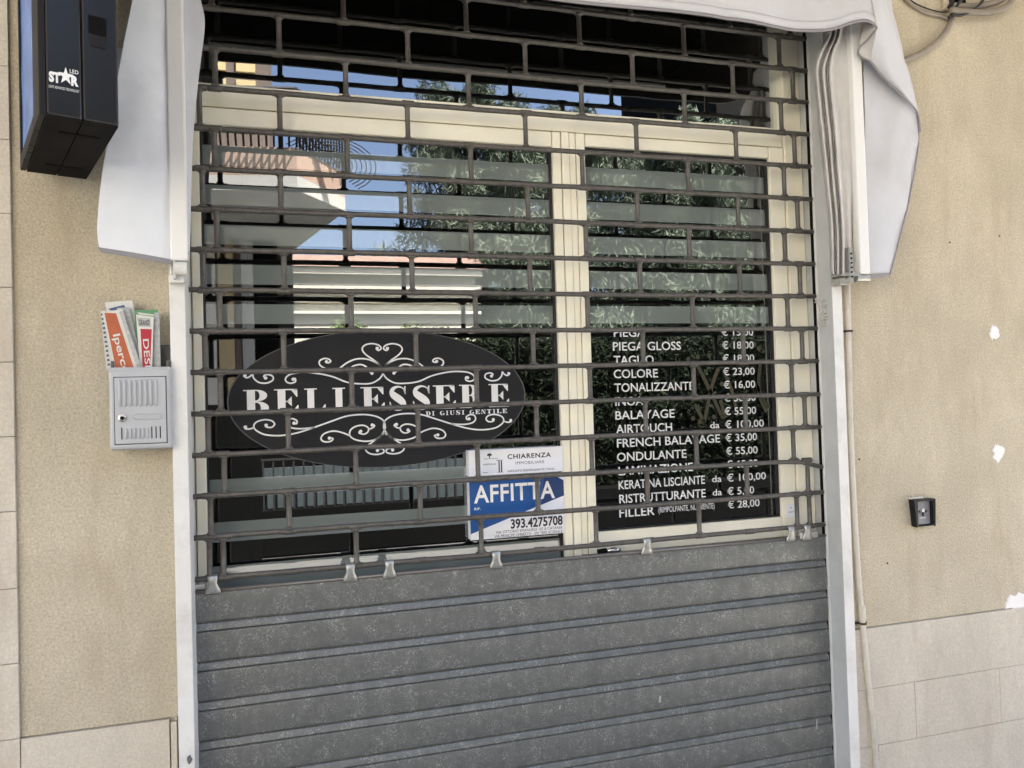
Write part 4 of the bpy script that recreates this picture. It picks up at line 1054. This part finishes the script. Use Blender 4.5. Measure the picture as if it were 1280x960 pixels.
sc_c = far(408,206,6.6)
for q_ in range(9):
    r_ = .12+.05*q_
    MB().tube([sc_c+Vector((r_*1.05*math.cos(-.9+k*.24), 0, r_*.62*math.sin(-.9+k*.24))) for k in range(15)], .0065, 5).link('iron_scroll', M['iron'], bA)
for cxx in (.62,):      # scrolled ironwork at the corner
    cc = B_.lerp(C_, cxx)
    for r_ in (.12,.19,.26,.33):
        MB().tube([cc+Vector((r_*math.cos(k*.3927),0,.32+r_*math.sin(k*.3927))) for k in range(14)], .014, 5).link('iron_scroll', M['iron'], bA)

bB = thing('white_annex', (1,-12,0), 'low white house with cornice lines across the street, reflected beside the balcony', 'house')
p0 = far(345,410,12); p1 = far(700,340,12)
x0_, x1_ = p0.x, p0.x+3.6
bx('wall', bB, x0_-.2,x1_, 12,14, 0,3.95,'cwall')
for z_,t_,dv in ((3.98,.10,.25),(3.72,.09,.16),(3.46,.07,.12),(3.24,.05,.10)): bx('cornice', bB, x0_-.3,x1_+.1, 12-dv,11.998, z_-t_,z_,'cwall')
MB().prism([(x0_-.4,2*YG-11.7,4.0),(x1_+.2,2*YG-11.7,4.0),(x1_+.2,2*YG-14,4.0),(x0_-.4,2*YG-14,4.0)],[(x0_-.4,2*YG-12.5,4.35),(x1_+.2,2*YG-12.5,4.35),(x1_+.2,2*YG-13.6,4.35),(x0_-.4,2*YG-13.6,4.35)]).link('roof', M['rooft'], bB)
bx('shutter', bB, x0_+.9,x0_+1.7, 11.93,11.997, 1.2,2.9,'steelblue'); bx('door', bB, x0_+2.3,x0_+3.1, 11.93,11.997, 0,2.6,'brownf')
bC = thing('tall_dark_house', (12,-13,0), 'tall dark apartment house reflected in the right part of the window', 'house')
q = far(893,200,13); bx('wall', bC, q.x+.1,q.x+9, 13,18, 0,14,'dwall')
for z_ in (1.2,4.2,7.2,10.2):
    for k in range(4):
        f_ = bx('window', bC, q.x+.9+k*2,q.x+1.9+k*2, 12.96,13.04, z_,z_+1.5,'brownf'); 
# left house continues the street
bD = thing('end_house', (-12,-12,0), 'pale plastered house further left across the street', 'house')
bx('wall', bD, -16,-6.5, 10,15, 0,8,'cwall'); bx('roof', bD, -16.2,-6.4, 9.8,15.2, 8.002,8.3,'rooft')
for z_ in (1,4.4): 
    for k in range(4): bx('window', bD, -15+k*2.1,-14+k*2.1, 9.96,10.04, z_,z_+1.6,'brownf')

# fence: stone base, blue-grey screen, iron pickets
fe = thing('railing_fence', (2,2*YG-7,0), 'dark iron railing on a low wall across the street, reflected low in the glass', 'fence')
bx('base_wall', fe, -.45,9.0, 6.9,7.25, -.1,.40,'dwall'); bx('screen_panel', fe, -.30,3.1, 7.12,7.16, .402,.86,'steelblue')
pk = None
for k in range(31):
    x_ = -.30+k*.110
    if pk is None: pk = bx('picket', fe, x_-.010,x_+.010, 6.99,7.01, .402,.95,'iron'); pkx = x_
    else: clone(pk, (x_-pkx,0,0))
bx('top_rail', fe, -.32,3.1, 6.985,7.015, .951,.975,'iron')
bw = thing('boundary_wall', (4,2*YG-10.6,0), 'dark garden wall behind the railing and below the cedars across the street', 'wall')
bx('wall_low', bw, -.3,1.72, 10.5,10.8, -.1,1.5,'dwall'); bx('wall_high', bw, 1.722,9.4, 10.5,10.8, -.1,2.5,'dwall'); bx('coping', bw, 1.70,9.45, 10.45,10.85, 2.502,2.56,'dwall')
bx('gate_pillar', fe, -3.2,-.32, 6.8,7.3, -.1,1.6,'dwall')

# trees and bushes with many small leaf faces
def leaf_mat(name, c1, c2):
    m, t, b = nodes(name); g = t.nodes.new('ShaderNodeNewGeometry'); n = t.nodes.new('ShaderNodeTexNoise'); n.inputs['Scale'].default_value = 2.5; n.inputs['Detail'].default_value = 4
    t.links.new(g.outputs['Position'], n.inputs['Vector']); mx = t.nodes.new('ShaderNodeMix'); mx.data_type = 'RGBA'; t.links.new(n.outputs[0], mx.inputs['Factor'])
    mx.inputs[6].default_value = tuple(c1)+(1,); mx.inputs[7].default_value = tuple(c2)+(1,); t.links.new(mx.outputs[2], b.inputs['Base Color']); b.inputs['Roughness'].default_value = .8; b.inputs['Specular IOR Level'].default_value = .12
    return m
M['needle'] = leaf_mat('cedar_needles', (.085,.11,.08), (.16,.19,.14)); M['bushl'] = leaf_mat('hedge_leaves', (.09,.14,.05), (.18,.22,.10)); M['bark'] = mat('bark', (.07,.05,.04), .9, var=.3, vscale=12)
def leaves(cl, n, size, rq, flat=.5, wd=.28):
    b = MB()
    for _ in range(n):
        c, r = rq.choice(cl)
        while True:
            v = Vector((rq.uniform(-1,1),rq.uniform(-1,1),rq.uniform(-1,1)))
            if v.length < 1: break
        p = Vector(c)+Vector((v.x*r[0],v.y*r[1],v.z*r[2]))
        d = Vector((rq.gauss(0,1),rq.gauss(0,1),rq.gauss(-.9 if flat < .9 else 0,flat))).normalized(); e_ = d.cross(Vector((rq.gauss(0,1),rq.gauss(0,1),rq.gauss(0,1)))).normalized()
        L_ = size*rq.uniform(.6,1.4)
        b.quad(p-d*L_, p+e_*L_*wd, p+d*L_, p-e_*L_*wd)
    return b
def tree(label, base, h, crown, n, size, seed, m='needle'):
    rq = random.Random(seed)
    t = thing('cedar_tree', base, label, 'tree', 'trees across the street')
    tr = MB().tube([Vector(base), Vector(base)+Vector((.1,0,h*.4)), Vector(base)+Vector((-.05,.05,h*.95))], [.22,.15,.03], 10)
    cl = []
    for k in range(crown[1]):
        f = k/crown[1]; z = base[2]+h*(.22+.78*f); R_ = crown[0]*(1-f*.62)*rq.uniform(.75,1.1); a = rq.uniform(0,6.28)
        for s_ in range(5):
            aa = a+s_*1.2566+rq.uniform(-.3,.3); e_ = Vector((base[0]+R_*math.cos(aa), base[1]+R_*math.sin(aa), z+rq.uniform(-.2,.1)))
            s0_ = Vector((base[0],base[1],z-.3)); tr.tube([s0_, s0_.lerp(e_,.5)+Vector((0,0,.12)), e_], [.05,.03,.01], 5)
            for q_ in (.35,.62,.88): cl.append((tuple(s0_.lerp(e_,q_)), (R_*.34,R_*.34,.36)))
    tr.link('trunk', M['bark'], t, smooth=True)
    leaves(cl, n, size, rq, .5, .11).link('crown', M[m], t)
tree('tall dark cedar reflected in the middle of the glass, nearest the white house', (3.9,-13.6,0), 8.6, (2.6,10), 52000, .12, 1)
tree('broad cedar reflected at the centre right beside the mullion', (6.6,-14.4,0), 8.6, (2.9,10), 58000, .12, 2)
tree('cedar reflected in the right pane next to the dark house', (8.9,-13.2,0), 8.2, (2.3,10), 46000, .12, 3)
for i,(px,V,r_,lab) in enumerate(((455,10.5,.75,'light green bush in front of the white house'),(520,10.7,.8,'rounded hedge bush beside the railing'),(700,11.5,1.3,'low spreading shrub under the cedars'))):
    p = far(px,400,V); bs = thing('bush', (p.x,p.y,0), lab, 'bush', 'bushes across the street'); rq = random.Random(20+i)
    z_ = 2.35 if i < 2 else 2.0
    MB().tube([(p.x,p.y,0),(p.x,p.y,z_)], [.06,.03], 6).link('stem', M['bark'], bs)
    leaves([((p.x+rq.uniform(-r_,r_)*.5,p.y+rq.uniform(-.3,.3),z_*rq.uniform(.55,1.1)),(r_*.5,.5,.42)) for _ in range(10)], 7000, .05, rq, 1).link('foliage', M['bushl'], bs)

# dense dark hedge in front of the garden wall
M['hedge'] = leaf_mat('dark_hedge', (.010,.014,.009), (.030,.040,.022)); M['hedge'].node_tree.nodes['Principled BSDF'].inputs['Roughness'].default_value = .9
hg = thing('hedge', (5.4,2*YG-10.1,0), 'long dark clipped hedge in front of the garden wall, reflected behind the price list', 'hedge')
rq = random.Random(77)
leaves([((1.95+.42*k,2*YG-10.15,z_),(.38,.30,.34)) for k in range(18) for z_ in (.3,.85,1.4,1.95,2.3)], 60000, .055, rq, 1).link('foliage', M['hedge'], hg)
MB().box(1.9,9.3,2*YG-10.3,2*YG-10.1,-.1,2.2).link('hedge_core', M['dwall'], hg)

# scuffs and a dent line on the lower slats
M['scuff'] = mat('chalky_scuff', (.42,.43,.41), .9)
for (px,py,w_,h_) in ((825,874,3,10),(893,943,11,2.5),(1021,905,1.2,14),(700,884,2,5),(560,905,6,1.5)):
    a = at(px-w_/2,py+h_/2,-.0018); c = at(px+w_/2,py-h_/2,-.0018)
    MB().quad((a.x,-.0019,a.z),(a.x+(c.x-a.x)*.7,-.0019,a.z+(c.z-a.z)*.1),(c.x,-.0019,c.z),(a.x+(c.x-a.x)*.2,-.0019,c.z-(c.z-a.z)*.15)).link('scuff_mark', M['scuff'], rs)
